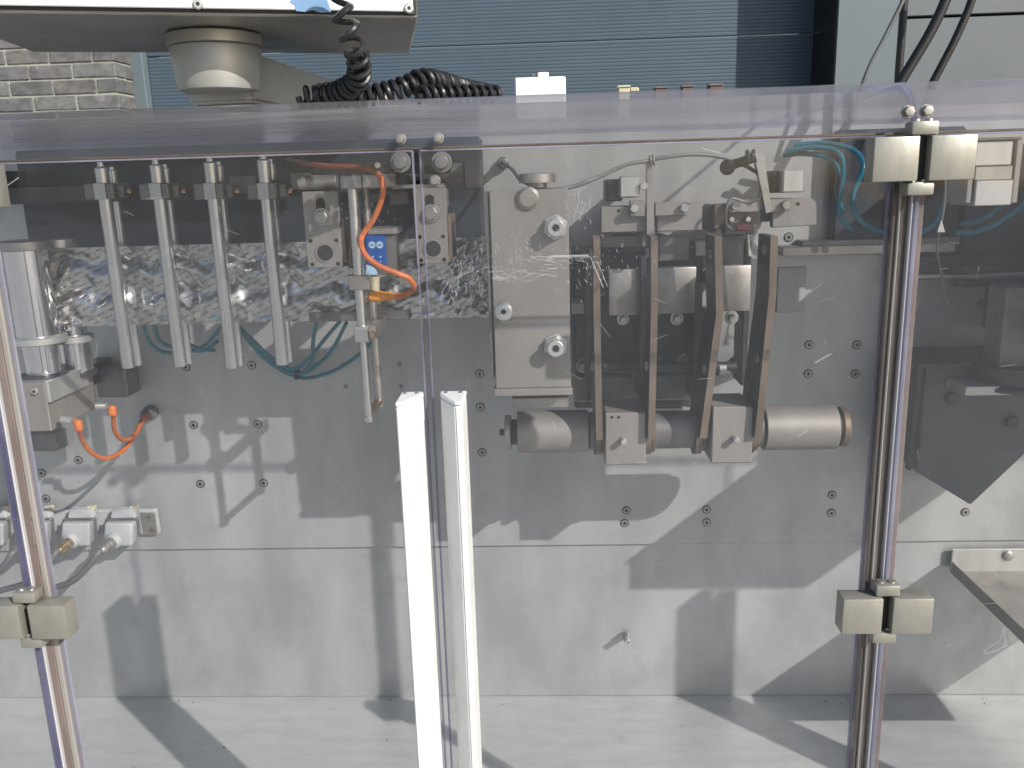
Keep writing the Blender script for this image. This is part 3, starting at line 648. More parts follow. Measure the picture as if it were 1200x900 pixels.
tubeobj('lead', PP((462, 347, 0.256), (476, 345, 0.262), (485, 337, 0.275), (480, 327, 0.285), (465, 320, 0.29), (445, 312, 0.292), (429, 300, 0.29), (423, 286, 0.285), (425, 275, 0.28), (437, 258, 0.28), (446, 237, 0.285), (449, 222, 0.29), (446, 207, 0.292)), 0.0031, 'orange_cable', lead)
tubeobj('rear_lead', PP((446, 207, 0.292), (438, 200, 0.287), (415, 196.5, 0.27), (385, 195, 0.24), (355, 191, 0.2), (338, 187, 0.15)), 0.0030, 'red_brown_cable', lead)
# top rail pieces in the centre
crs = thing('centre_rail', 'dark horizontal shaft with black end block above the foil', 'rail', U(480, 200, 0.17))
pbox('bar', 365, 190, 470, 205, 0.16, 0.02, 'dark_steel', crs); pbox('end_block', 543, 187, 563, 222, 0.20, 0.05, 'dark_steel', crs, 0.002)
bm = bmesh.new(); add_cyl(bm, U(466, 201, 0.17), U(544, 203, 0.17), 0.011, 20); obj('shaft', bm, 'mid_steel', crs)
pbox('lower_block', 458, 216, 520, 221, 0.19, 0.03, 'steel', crs); pbox('bracket', 480, 196, 500, 240, 0.155, 0.1545, 'dark_steel', crs)
bolt(510, 212, 0.195, 0.005, 0.008, 'bright_steel', crs, 1.3); bolt(443, 194, 0.161, 0.004, 0.004, 'bright_steel', crs, 0, 'screw')
# ---- teal hoses
def hose(lab, runs, r=0.0028):
    t_ = thing('air_hose_bundle', lab, 'hoses', U(*runs[0][0]), 'teal air hoses')
    for q in runs: tubeobj('hose', PP(*q), r, 'teal_hose', t_)
    return t_
hb = hose('bundle of teal air hoses hanging below the foil', [
    [(282, 385, 0.08), (300, 402, 0.05), (325, 428, 0.03), (350, 438, 0.03), (365, 425, 0.04), (367, 400, 0.06), (371, 375, 0.09)],
    [(285, 392, 0.07), (310, 420, 0.035), (345, 440, 0.025), (375, 425, 0.03), (392, 405, 0.05), (406, 378, 0.09)],
    [(278, 380, 0.09), (305, 408, 0.05), (340, 432, 0.035), (362, 420, 0.045), (380, 398, 0.06), (399, 376, 0.09)],
    [(280, 386, 0.085), (308, 415, 0.04), (348, 442, 0.02), (385, 437, 0.02), (415, 420, 0.03), (438, 398, 0.06), (446, 372, 0.09)],
    [(168, 378, 0.1), (175, 400, 0.07), (190, 412, 0.06), (215, 413, 0.06), (240, 405, 0.07), (262, 380, 0.1)],
    [(180, 378, 0.1), (188, 400, 0.075), (210, 408, 0.065), (238, 411, 0.06), (255, 400, 0.07)],
    [(196, 378, 0.1), (210, 396, 0.08), (232, 408, 0.07), (252, 411, 0.06)]], 0.0026)
bm = bmesh.new(); p = U(348, 437, 0.025); add_box(bm, p.x-0.003, p.x+0.003, p.y-0.008, p.y+0.008, p.z-0.009, p.z+0.009, 0.002); obj('cable_tie', bm, 'black', hb)
hose('teal air hoses left of the upper right hinge', [
    [(922, 177, 0.06), (950, 173, 0.07), (975, 175, 0.08), (986, 185, 0.09), (988, 205, 0.09), (983, 235, 0.085), (985, 255, 0.08), (998, 268, 0.07)],
    [(930, 170, 0.05), (965, 168, 0.06), (1000, 176, 0.08), (1012, 195, 0.10), (1004, 215, 0.10), (999, 235, 0.10), (1005, 255, 0.09), (1022, 268, 0.08), (1040, 273, 0.07)],
    [(918, 182, 0.05), (940, 180, 0.06), (968, 184, 0.075), (982, 200, 0.08), (981, 225, 0.08), (987, 250, 0.07)]], 0.0034)
hose('teal air hoses curving under the aluminium block at far right', [
    [(1075, 275, 0.08), (1095, 262, 0.09), (1106, 240, 0.1), (1112, 215, 0.1), (1116, 200, 0.09)],
    [(1120, 273, 0.08), (1150, 270, 0.09), (1180, 255, 0.1), (1202, 238, 0.1), (1225, 215, 0.09)],
    [(1125, 262, 0.06), (1150, 258, 0.07), (1175, 240, 0.08), (1190, 222, 0.08)]], 0.0036)
# ---- cover plate box
cv = thing('cover_block', 'large upright steel cover block with two bolts in the centre', 'cover', U(620, 463, 0.295))
pbox('face', 577, 222, 667.5, 455, 0.295, 0.012, 'cover_steel', cv, 0.001)
pbox('bottom_lip', 579, 455.4, 671, 464, 0.297, 0.06, 'cover_steel', cv, 0.0008)
X0, X1, Z0, Z1 = rect(577, 224, 667, 452, 0.28)
bm = bmesh.new(); add_box(bm, X0+0.02, X1-0.004, -0.2825, -0.12, Z0, Z1-0.003, 0.001); obj('body', bm, 'mid_steel', cv)
pbox('left_flange', 571.5, 224, 575.5, 445, 0.292, 0.03, 'mid_steel', cv, 0.0005)
pbox('under_plate', 600, 466, 667, 478, 0.27, 0.03, 'steel', cv); pbox('foot_arm', 610, 300, 655, 440, 0.1195, 0.119, 'dark_steel', cv)
for x, y in ((651, 266), (651, 405)):
    bm = bmesh.new(); p = U(x, y, 0.2953)
    add_lathe(bm, p, (0, -1, 0), [(0, 0.0135), (0.002, 0.0135), (0.0022, 0.012), (0.008, 0.012), (0.009, 0.0108)], 6, 0, True, 0.4)
    add_lathe(bm, p, (0, -1, 0), [(0.0085, 0.0088), (0.018, 0.0088), (0.0186, 0.008), (0.0186, 0.0042), (0.017, 0.0042)], 24, 0); add_lathe(bm, p, (0, -1, 0), [(0.016, 0.0042), (0.0176, 0.0038)], 6, 1)
    obj('nut', bm, ['bright_steel', 'black'], cv)
bm = bmesh.new(); p = U(619, 232, 0.2953); add_lathe(bm, p, (0, -1, 0), [(0, 0.0115), (0.003, 0.0115), (0.0055, 0.0085)], 28); obj('cap_screw', bm, 'steel', cv)
bm = bmesh.new(); p = U(591, 362, 0.2953); add_lathe(bm, p, (0, -1, 0), [(0, 0.008), (0.012, 0.008), (0.013, 0.0095), (0.02, 0.0095), (0.021, 0.008), (0.021, 0.0035)], 24, 0); add_lathe(bm, p, (0, -1, 0), [(0.0195, 0.003), (0.0212, 0.003)], 6, 1); obj('knob', bm, ['bright_steel', 'black'], cv)
bm = bmesh.new(); p = U(630, 220, 0.27); add_lathe(bm, p, (0, 0, 1), [(0.0003, 0.010), (0.005, 0.010), (0.0052, 0.0195), (0.014, 0.0195), (0.015, 0.0185)], 28); obj('top_knob', bm, 'steel', cv)
# ---- roll with clamps
axp = U(800, 503, 0.18); zax = axp.z; yax = -0.18
def rx(x): return U(x, 503, 0.20).x
rl = thing('clamp_shaft', 'long horizontal steel roll under the lever arms', 'roll', (axp.x, yax, zax-0.03))
def hl(x0, x1, r, name, m='cover_steel', n=36, bev=0.001, parent=rl):
    bm = bmesh.new(); add_cyl(bm, (rx(x0), yax, zax), (rx(x1), yax, zax), r, n, 0, bev); return obj(name, bm, m, parent)
hl(606, 690, 0.0265, 'left_sleeve'); hl(691, 897, 0.0235, 'shaft', 'mid_steel'); hl(898, 984, 0.0275, 'right_sleeve')
hl(598, 606, 0.016, 'neck', 'dark_steel'); hl(591, 598, 0.0215, 'end_cap', 'steel'); hl(584, 591, 0.004, 'end_nipple', 'dark_steel')
hl(984, 988, 0.024, 'gap_ring', 'black'); hl(988, 998, 0.0245, 'end_cap', 'arm_steel', 36, 0.002)
for x0, x1, y0, y1, px_, py_, lab in ((709, 757, 484, 545, 730, 515, 'left square clamp block on the roll'), (834, 882, 477, 543, 861, 513, 'right square clamp block on the roll')):
    X0, X1, Z0, Z1 = rect(x0, y0, x1, y1, 0.222); t_ = thing('clamp_block', lab, 'clamp', ((X0+X1)/2, -0.2, Z0), 'clamp blocks on the roll')
    bm = bmesh.new(); add_box(bm, X0, X1, -0.222, -0.155, Z0, Z1, 0.0015); obj('block', bm, 'cover_steel', t_)
    p = U(px_, py_, 0.2222); bm = bmesh.new(); add_cyl(bm, p, p+Vector((0, -0.012, 0)), 0.0036, 14, 0, 0.0008); obj('pin', bm, 'bright_steel', t_)
    if x0 < 800:
        for hx in (717, 725): disc('pin_hole', hx, 489, 0.2222, 0.0018, 'black', t_)
# ---- lever arms
AL = ['leftmost brown edged lever arm beside the cover block', 'second lever arm from the cover block', 'third lever arm, leaning, left of the right clamp block', 'rightmost leaning lever arm of the four']
for i, (xt, yt, xb, w, rr) in enumerate(((699.5, 279, 702.5, 0.0078, 0.030), (767, 277, 763.5, 0.0078, 0.030), (841.5, 277, 824.5, 0.0082, 0.031), (907.5, 277, 889, 0.0082, 0.031))):
    dA = 0.232
    T = U(xt, yt, dA); B = U(xb, 503, dA); Xb = B.x
    t_ = thing('lever_arm', AL[i], 'lever arm', (Xb, yax, zax-rr), 'lever arms on the roll')
    ys = [(-dA, T.z, T.x), (-dA, zax, Xb)]
    back = 0.05 if i < 2 else 0.065
    k = 0.85
    Mx = U((699.5, 767, 843.5, 905.5)[i], (360, 360, 368, 345)[i], dA)
    yb_m = -dA+back*k*1.1
    up = [Vector((T.x, -dA, T.z)), Vector((T.x, -dA+back*k, T.z)), Vector((Mx.x, yb_m, Mx.z)), Vector((Mx.x, -dA, Mx.z))]
    poly = [Vector((Mx.x, -dA, Mx.z)), Vector((Mx.x, yb_m, Mx.z)), Vector((Xb, yax+rr*0.9, zax+0.008))]
    for a in range(0, 181, 15):
        an = math.radians(a); poly.append(Vector((Xb, yax+rr*math.cos(an), zax-rr*math.sin(an))))
    poly.append(Vector((Xb, -dA, zax+0.004)))
    t = bmesh.new()
    for pl in (up, poly):
        for q in pl: q.x -= w/2
        add_prism(t, pl, (w, 0, 0))
    bmesh.ops.recalc_face_normals(t, faces=t.faces); t.normal_update()
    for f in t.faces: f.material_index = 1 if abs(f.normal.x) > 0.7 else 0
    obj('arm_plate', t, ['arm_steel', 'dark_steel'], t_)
    for zz_ in (0.25, 0.6):
        pz = T.lerp(Mx, zz_) if zz_ < 0.5 else Mx.lerp(Vector((Xb, -dA, zax)), 0.45)
        bm = bmesh.new(); add_cyl(bm, (pz.x-w/2-0.0035, -dA+0.02, pz.z), (pz.x-w/2-0.0002, -dA+0.02, pz.z), 0.006, 6); obj('side_bolt', bm, 'steel', t_)
    bm = bmesh.new(); add_cyl(bm, (Xb+w/2+0.0002, yax, zax), (Xb+w/2+0.005, yax, zax), 0.0275, 28, 0, 0.001); obj('hub', bm, 'arm_steel', t_)
# inner parts between and behind the arms, shade there drawn as a dark box
hs = thing('inner_shade_parts', 'dark box for the shade, with dark steel parts, behind the lever arms', 'housing', U(750, 480, 0.1))
pbox('shade_back_box', 672, 292, 822, 478, 0.075, 0.0745, 'dark_steel', hs, 0.003)  # dark box stands in for shade among the dark objects here
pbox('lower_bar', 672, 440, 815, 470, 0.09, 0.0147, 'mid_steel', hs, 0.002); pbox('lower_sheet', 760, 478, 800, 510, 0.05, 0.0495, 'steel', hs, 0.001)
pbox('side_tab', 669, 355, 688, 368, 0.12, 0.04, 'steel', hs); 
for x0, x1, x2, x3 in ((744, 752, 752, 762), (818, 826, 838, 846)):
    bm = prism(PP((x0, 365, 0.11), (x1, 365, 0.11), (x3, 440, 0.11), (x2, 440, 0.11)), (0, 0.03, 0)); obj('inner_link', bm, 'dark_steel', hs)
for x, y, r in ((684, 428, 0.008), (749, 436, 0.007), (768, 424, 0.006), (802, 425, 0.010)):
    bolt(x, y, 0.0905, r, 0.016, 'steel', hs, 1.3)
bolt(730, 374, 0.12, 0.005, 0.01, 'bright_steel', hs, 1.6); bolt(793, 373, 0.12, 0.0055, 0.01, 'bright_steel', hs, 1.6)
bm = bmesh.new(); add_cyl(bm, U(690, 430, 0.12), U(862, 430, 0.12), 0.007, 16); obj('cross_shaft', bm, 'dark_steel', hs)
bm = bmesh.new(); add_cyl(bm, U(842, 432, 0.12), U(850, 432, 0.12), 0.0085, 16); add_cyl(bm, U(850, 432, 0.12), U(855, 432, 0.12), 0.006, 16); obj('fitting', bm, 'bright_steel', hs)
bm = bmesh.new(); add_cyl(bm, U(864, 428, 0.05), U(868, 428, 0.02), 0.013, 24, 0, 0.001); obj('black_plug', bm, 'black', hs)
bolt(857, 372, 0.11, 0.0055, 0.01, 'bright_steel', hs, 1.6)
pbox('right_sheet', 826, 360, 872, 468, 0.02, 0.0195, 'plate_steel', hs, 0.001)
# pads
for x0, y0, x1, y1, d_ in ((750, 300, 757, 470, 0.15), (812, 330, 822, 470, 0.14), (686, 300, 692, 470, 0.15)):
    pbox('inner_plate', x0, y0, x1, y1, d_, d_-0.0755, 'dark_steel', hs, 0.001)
PL = ['square steel pad behind the first and second lever arms', 'square steel pad just right of the second lever arm', 'square steel pad between the third and fourth lever arms']
for i, (x0, y0, x1, y1) in enumerate(((713, 315, 752, 370), (766, 313, 816, 368), (834, 311, 880, 365))):
    X0, X1, Z0, Z1 = rect(x0, y0, x1, y1, 0.14)
    t_ = thing('pressure_pad', PL[i], 'pad', ((X0+X1)/2, -0.14, Z0), 'square pressure pads'); bm = bmesh.new(); add_box(bm, X0, X1, -0.14, -0.128, Z0, Z1, 0.0022, 0, None, 2); obj('pad', bm, 'steel', t_)
    xc = (X0+X1)/2; bm = bmesh.new(); add_cyl(bm, (xc, -0.128, (Z0+Z1)/2), (xc, -0.0748 if i < 2 else -0.001, (Z0+Z1)/2), 0.012, 18); obj('stem', bm, 'dark_steel', t_)
# upper brackets with bolts
ub = thing('bracket_pair', 'pair of bolted steel bracket plates above the left lever arms', 'bracket', U(763, 272, 0.16))
for x0, y0, x1, y1, d in ((704, 241, 757, 272.5, 0.165), (770, 238, 823, 271, 0.165)): pbox('plate', x0, y0, x1, y1, d, 0.012, 'cover_steel', ub, 0.0012)
pbox('clip', 738, 235, 756, 254, 0.175, 0.0095, 'cover_steel', ub); pbox('clip', 767.5, 237, 806, 253, 0.175, 0.0095, 'cover_steel', ub)
bolt(743, 244, 0.1752, 0.0055, 0.007, 'bright_steel', ub, 0); bolt(801.5, 243.5, 0.1752, 0.0055, 0.007, 'bright_steel', ub, 0); disc('pin_hole', 725, 247, 0.1652, 0.0022, 'black', ub)
bm = prism(PP((758, 186, 0.175), (764, 186, 0.175), (768, 292, 0.175), (758, 292, 0.175)), (0, 0.012, 0)); obj('blade', bm, 'steel', ub)
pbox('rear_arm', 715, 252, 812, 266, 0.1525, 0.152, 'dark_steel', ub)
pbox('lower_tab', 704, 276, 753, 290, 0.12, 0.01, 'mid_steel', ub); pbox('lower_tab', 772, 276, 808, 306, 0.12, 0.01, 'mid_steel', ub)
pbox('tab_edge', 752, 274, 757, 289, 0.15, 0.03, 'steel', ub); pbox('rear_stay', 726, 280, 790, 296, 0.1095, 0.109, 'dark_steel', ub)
s1 = thing('limit_switch', 'small square grey switch box above the left bracket plates', 'switch', U(738, 232, 0.17))
pbox('box', 726, 206, 750, 232, 0.178, 0.022, 'bright_steel', s1, 0.002); pbox('body', 710, 210, 730, 236, 0.155, 0.05, 'dark_steel', s1, 0.002); pbox('stay', 735, 215, 745, 225, 0.1045, 0.104, 'dark_steel', s1)
bolt(754, 218, 0.178, 0.005, 0.006, 'bright_steel', s1, 0)
ub2 = thing('bracket_pair', 'bolted steel bracket plates with a maroon sensor above the right lever arms', 'bracket', U(880, 272, 0.16))
bm = prism(PP((905, 232, 0.165), (951, 232, 0.165), (957, 238, 0.165), (957, 264, 0.165), (905, 267, 0.165)), (0, 0.012, 0), 0, 0.001); obj('plate', bm, 'cover_steel', ub2)
pbox('plate', 837, 238, 892, 268, 0.16, 0.012, 'arm_steel', ub2, 0.001); pbox('clip', 854, 234, 892, 249, 0.172, 0.0115, 'cover_steel', ub2); pbox('clip', 900, 233, 926, 248, 0.176, 0.0105, 'cover_steel', ub2)
pbox('sensor_body', 849, 262, 884, 275, 0.175, 0.02, 'dark_steel', ub2); pbox('sensor_window', 863, 263, 879, 270, 0.1765, 0.001, 'maroon', ub2)
for x, y, r in ((861, 241, 0.0055), (920, 240, 0.0055)): bolt(x, y, 0.1765, r, 0.007, 'steel', ub2, 0)
for x in (856, 875): bolt(x, 256.5, 0.1604, 0.0035, 0.009, 'bright_steel', ub2, 0, 'screw')
disc('pin_hole', 935, 239, 0.1652, 0.0022, 'black', ub2)
bm = prism(PP((884, 180, 0.175), (895, 180, 0.175), (905, 248, 0.178), (898, 250, 0.178)), (0, 0.012, 0)); obj('blade', bm, 'steel', ub2)
pbox('side_lug', 831, 240, 842, 272, 0.15, 0.05, 'dark_steel', ub2, 0.003); pbox('rear_arm', 850, 245, 940, 260, 0.1475, 0.147, 'dark_steel', ub2)
tubeobj('loop_wire', PP((890, 233, 0.19), (875, 237, 0.188), (858, 233, 0.19), (851, 245, 0.192), (851, 262, 0.185), (856, 268, 0.178)), 0.0018, 'cable_grey', ub2)
pbox('lower_tab', 838, 276, 872, 312, 0.11, 0.01, 'mid_steel', ub2); pbox('lower_tab', 815, 282, 838, 300, 0.1, 0.01, 'plate_steel', ub2); pbox('rear_stay', 822, 286, 866, 298, 0.0895, 0.089, 'dark_steel', ub2)
bm = bmesh.new(); add_cyl(bm, U(876, 274, 0.13), U(878, 300, 0.13), 0.003, 12); obj('bright_pin', bm, 'bright_steel', ub2)
pbox('slim_plate', 871, 282, 878, 452, 0.10, 0.05, 'dark_steel', ub2)
s2 = thing('limit_switch', 'small square grey switch box above the right bracket plate', 'switch', U(930, 226, 0.17))
pbox('box', 917, 198, 943, 226, 0.178, 0.022, 'bright_steel', s2, 0.002); pbox('body', 903, 200, 921, 226, 0.16, 0.05, 'dark_steel', s2, 0.002); pbox('stay', 922, 205, 935, 215, 0.1095, 0.109, 'dark_steel', s2)
bm = bmesh.new(); add_cyl(bm, U(856, 194, 0.165), U(886, 184, 0.175), 0.0055, 14); add_lathe(bm, U(853, 195, 0.17), (-0.3, -1, -0.2), [(0, 0.0075), (0.006, 0.009), (0.012, 0.006)], 16); obj('cable_gland', bm, 'black', s2)
for x in (875, 880): 
    bm = bmesh.new(); add_cyl(bm, U(x, 184-(x-875)*.2, 0.178), U(x+2.5, 183.5, 0.178), 0.008, 16); obj('gland_nut', bm, 'dark_steel', s2)
tubeobj('lead', PP((868, 190, 0.16), (880, 198, 0.165), (890, 206, 0.17), (892, 225, 0.175), (888, 233, 0.18)), 0.0022, 'rubber', s2)
wr = tag(tubeobj('signal_cable', PP((588, 190, 0.05), (600, 198, 0.10), (612, 212, 0.20), (640, 222, 0.25), (670, 219, 0.25), (700, 208, 0.24), (735, 193, 0.20), (757, 189, 0.185), (775, 185, 0.185), (810, 181, 0.18), (840, 183, 0.17), (862, 189, 0.165), (876, 196, 0.165)), 0.0023, 'cable_grey'), 'grey signal cable looping above the cover block to the switches', 'cable')
bm = bmesh.new(); p = U(590, 191, 0); add_lathe(bm, p, (0, -1, 0), [(0, 0.008), (0.01, 0.008), (0.012, 0.0055), (0.05, 0.0045)], 14); obj('wall_gland', bm, 'mid_steel', wr)
bm = bmesh.new()
for x in (761, 764.5): add_cyl(bm, U(x, 188, 0.182), U(x+2.4, 187.6, 0.182), 0.0062, 14, 0, 0.0006)
obj('gland_nuts', bm, 'steel', wr)
# ---- right of the arms
sp = tag(pbox('label_plate', 911, 313, 944, 366, 0.004, 0.0035, 'grey_plastic', None, 0.0008), 'pale grey rectangular plate on the wall right of the lever arms', 'plate')
st = thing('guide_strip', 'pale steel strip across the wall beside the right hinge', 'strip', U(1000, 298, 0.02)); pbox('strip', 917, 287, 1120, 298, 0.035, 0.0345, 'steel', st); pbox('ledge', 940, 280, 1125, 287, 0.03, 0.0295, 'mid_steel', st)
disc('hole', 955, 292.5, 0.0352, 0.005, 'mid_steel', st); disc('hole', 967, 292.5, 0.0352, 0.005, 'mid_steel', st)
hr = thing('horizontal_shaft', 'bright steel shaft across the right end of the wall', 'shaft', U(1130, 325, 0.05)); bm = bmesh.new(); add_cyl(bm, U(1058, 325, 0.05), U(1270, 321, 0.05), 0.004, 14); obj('rod', bm, 'steel', hr)
pbox('carrier', 1064, 300, 1190, 320, 0.045, 0.0445, 'slate_and_shade', hr); pbox('carrier_rib', 1115, 311, 1162, 320, 0.06, 0.0145, 'dark_steel', hr)
al = thing('profile_block', 'pale aluminium profile block right of the upper hinge', 'block', U(1165, 240, 0.2))
pbox('core', 1143.5, 166, 1186.5, 194, 0.215, 0.06, 'bright_steel', al, 0.001); pbox('core', 1143, 211, 1186.5, 241, 0.215, 0.06, 'bright_steel', al, 0.001)
pbox('groove_band', 1143.2, 194.4, 1186.5, 210.6, 0.2125, 0.055, 'steel', al, 0.0005); pbox('side_strip', 1134.5, 166, 1141.3, 238, 0.212, 0.05, 'seal_beige', al); pbox('side_strip', 1188.7, 163, 1196, 238, 0.212, 0.05, 'seal_beige', al)
pbox('top_bar', 1136, 161, 1198, 164.5, 0.213, 0.05, 'mid_steel', al); pbox('rear_arm', 1150, 180, 1180, 220, 0.1545, 0.154, 'dark_steel', al)
tw = tag(tubeobj('thin_wire', PP((1108, 200, 0.2), (1107, 235, 0.2), (1103, 262, 0.2), (1098, 290, 0.17), (1103, 318, 0.14), (1107, 340, 0.13), (1112, 360, 0.13)), 0.0013, 'cable_grey'), 'thin dangling wire with a small tag below the upper right hinge', 'wire')
bm = prism(PP((1098, 272, 0.202), (1107, 272, 0.202), (1103, 257, 0.202)), (0, -0.001, 0)); obj('tag', bm, 'bright_steel', tw)
# column and dark pointed box at right
clm = thing('drive_column', 'grey square column on a round flange at the right edge', 'column', U(1180, 440, 0.15))
pbox('column', 1176, 336, 1213, 432, 0.16, 0.045, 'mid_steel', clm, 0.002); pbox('rear_arm', 1205, 350, 1230, 400, 0.1145, 0.114, 'dark_steel', clm)
cxp = U(1190, 425, 0.14)
bm = bmesh.new(); add_lathe(bm, cxp, (0, 0, -1), [(0, 0.05), (0.010, 0.051), (0.011, 0.042), (0.022, 0.042), (0.026, 0.048), (0.03, 0.048)], 40); obj('flange', bm, 'dark_steel', clm)
pbox('bright_ledge', 1132, 452, 1250, 463, 0.17, 0.05, 'bright_steel', clm)
W_ = U(740, 692, 0); o_ = W_+Vector((1.09, -1, 0.88))*0.45
bm = bmesh.new(); add_box(bm, o_.x, o_.x+0.27, -0.45, -0.001, o_.z, o_.z+0.045, 0.004); obj('platform', bm, 'mid_steel', clm)
bm = bmesh.new(); add_box(bm, o_.x-0.002, o_.x+0.272, -0.452, -0.001, o_.z+0.0455, o_.z+0.052, 0.002); obj('platform_cover', bm, 'dark_steel', clm)
xk = U(885, 450, 0).x+1.09*0.30
bm = bmesh.new(); add_box(bm, xk, xk+0.34, -0.30, -0.10, o_.z+0.0525, ZT-0.02, 0.006); obj('unseen_shade_box', bm, 'cover_steel', clm)  # unseen box added beyond the right edge to shade the wall
ch = thing('pointed_box', 'dark grey box with a pointed lower edge at the right', 'box', U(1138, 593, 0.1))
bm = prism(PP((1084, 428, 0.12), (1300, 424, 0.12), (1300, 440, 0.12), (1138, 592, 0.12), (1074, 553, 0.12)), (0, 0.118, 0), 0, 0.002); obj('body', bm, 'pointed_grey', ch)  # even dark grey body drawn down to a point
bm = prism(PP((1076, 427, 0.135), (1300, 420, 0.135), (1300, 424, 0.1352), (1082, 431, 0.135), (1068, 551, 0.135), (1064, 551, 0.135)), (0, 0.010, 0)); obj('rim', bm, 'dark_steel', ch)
for x, y in ((1115, 466), (1185, 494)): bolt(x, y, 0.1205, 0.008, 0.006, 'dark_steel', ch, 0, 'latch', n=20)
# folded tray
ft = thing('catch_tray', 'folded stainless catch tray fixed to the wall at lower right', 'tray', U(1160, 672, 0.1))
X0, X1, Z0, Z1 = rect(1115, 643, 1330, 670, 0.004)
bm = bmesh.new(); add_box(bm, X0, X1, -0.005, -0.0005, Z0, Z1, 0.0006); obj('back_flange', bm, 'bright_steel', ft)
bm = bmesh.new(); add_box(bm, X0+0.0025, X1, -0.30, -0.0052, Z0-0.0002, Z0+0.0018); obj('base', bm, 'cover_steel', ft)
bm = bmesh.new(); add_box(bm, X0, X0+0.0022, -0.30, -0.0052, Z0-0.0002, Z0+0.018, 0.0005); obj('side_lip', bm, 'cover_steel', ft)
bm = bmesh.new(); p = U(1181, 651, 0.0052); add_lathe(bm, p, (0, -1, 0), [(0, 0.0075), (0.003, 0.0075), (0.004, 0.006)], 20); obj('bolt', bm, 'steel', ft)
# wall stub
sb = thing('wall_stub', 'small round steel stub bolt standing out of the lower wall', 'bolt', U(734, 744, 0)); p = U(734, 744, 0)
bm = bmesh.new(); add_lathe(bm, p, (0, -1, 0), [(0, 0.0062), (0.011, 0.0062), (0.012, 0.0055)], 20); obj('shank', bm, 'steel', sb)
bm = bmesh.new(); add_lathe(bm, p, (0, -1, 0), [(0.0122, 0.0046), (0.022, 0.0046), (0.023, 0.0038), (0.023, 0.0018), (0.021, 0.0018)], 18); obj('tip', bm, 'bright_steel', sb)
# connectors at lower left
cs = thing('connector_rail', 'thin steel rail behind the grey cable connectors', 'rail', U(100, 628, 0.01))
pbox('rail', -60, 599, 184, 628, 0.012, 0.0115, 'grey_plastic', cs, 0.002)
pbox('end_recess', 166, 601, 183.5, 625, 0.0135, 0.0012, 'steel', cs, 0.0006)
bm = bmesh.new(); p = U(176, 604, 0.0137); add_lathe(bm, p, (0, -1, 0), [(0, 0.0036), (0.003, 0.0036)], 14); obj('screw', bm, 'mid_steel', cs)
bm = bmesh.new(); p = U(178, 621, 0.0137); add_lathe(bm, p, (0, -1, 0), [(0, 0.0036), (0.003, 0.0036)], 14); obj('screw', bm, 'mid_steel', cs)
CL = ['rightmost grey connector on the rail at lower left', 'second grey connector from the right with a copper gland', 'grey connector half hidden by the left hinge strip', 'grey connector at the left edge of the picture']
for i, x in enumerate((143, 93, 43, -8)):
    c = U(x, 641, 0.03); t_ = thing('cable_connector', CL[i], 'connector', c, 'grey connectors in a row')
    bm = prism(PP((x-12, 597, 0.026), (x+13, 597, 0.026), (x+16, 607.5, 0.034), (x-14, 607.5, 0.034)), (0, 0.012, 0), 0, 0.0012); obj('base', bm, 'grey_plastic', t_)
    pbox('latch', x+8, 594, x+17, 599, 0.022, 0.0095, 'ivory', t_, 0.001)
    t = bmesh.new(); a = PP((x-17, 606, 0.0125), (x+21, 606, 0.0125), (x+21, 630, 0.0125), (x-17, 631, 0.0125)); b_ = PP((x-21, 613, 0.05), (x+12, 613, 0.05), (x+12, 641, 0.05), (x-22, 641, 0.05))
    va = [t.verts.new(q) for q in a]; vb = [t.verts.new(q) for q in b_]; t.faces.new(va); t.faces.new(vb[::-1])
    for k in range(4): t.faces.new((va[k], vb[k], vb[(k+1) % 4], va[(k+1) % 4]))
    bmesh.ops.recalc_face_normals(t, faces=t.faces); bmesh.ops.bevel(t, geom=list(t.edges), offset=0.0045, segments=3, affect='EDGES', profile=0.5); obj('hood', t, 'grey_plastic', t_)
    tubeobj('lever', PP((x-21, 622, 0.030), (x-19, 611, 0.031), (x-15, 608.5, 0.036), (x+16, 607.5, 0.036), (x+19, 610, 0.032), (x+21, 629, 0.030)), 0.0013, 'cable_grey', t_, 6, 8)
    g0, g1 = U(x-9, 633, 0.049), U(x-24, 645, 0.075)
    ax_ = g1-g0; L = ax_.length
    bm = bmesh.new(); add_lathe(bm, g0-ax_*0.05, ax_, [(0, 0.0125), (0.005, 0.0125), (0.008, 0.010)], 20); obj('gland_seat', bm, 'grey_plastic', t_)
    bm = bmesh.new(); add_lathe(bm, g0, ax_, [(0.004, 0.008), (0.012, 0.008), (0.013, 0.007), (0.016, 0.007), (0.017, 0.0076), (0.026, 0.0073), (0.030, 0.0056)], 12); obj('gland', bm, 'brass' if i == 1 else 'steel', t_)
    tubeobj('cable', [g0+ax_.normalized()*0.022, g0+ax_.normalized()*0.036, U(x-38, 662, 0.085), U(x-60, 682, 0.08), U(x-92, 692, 0.07), U(x-130, 704, 0.06)], 0.0047, 'cable_grey', t_, 8, 12)
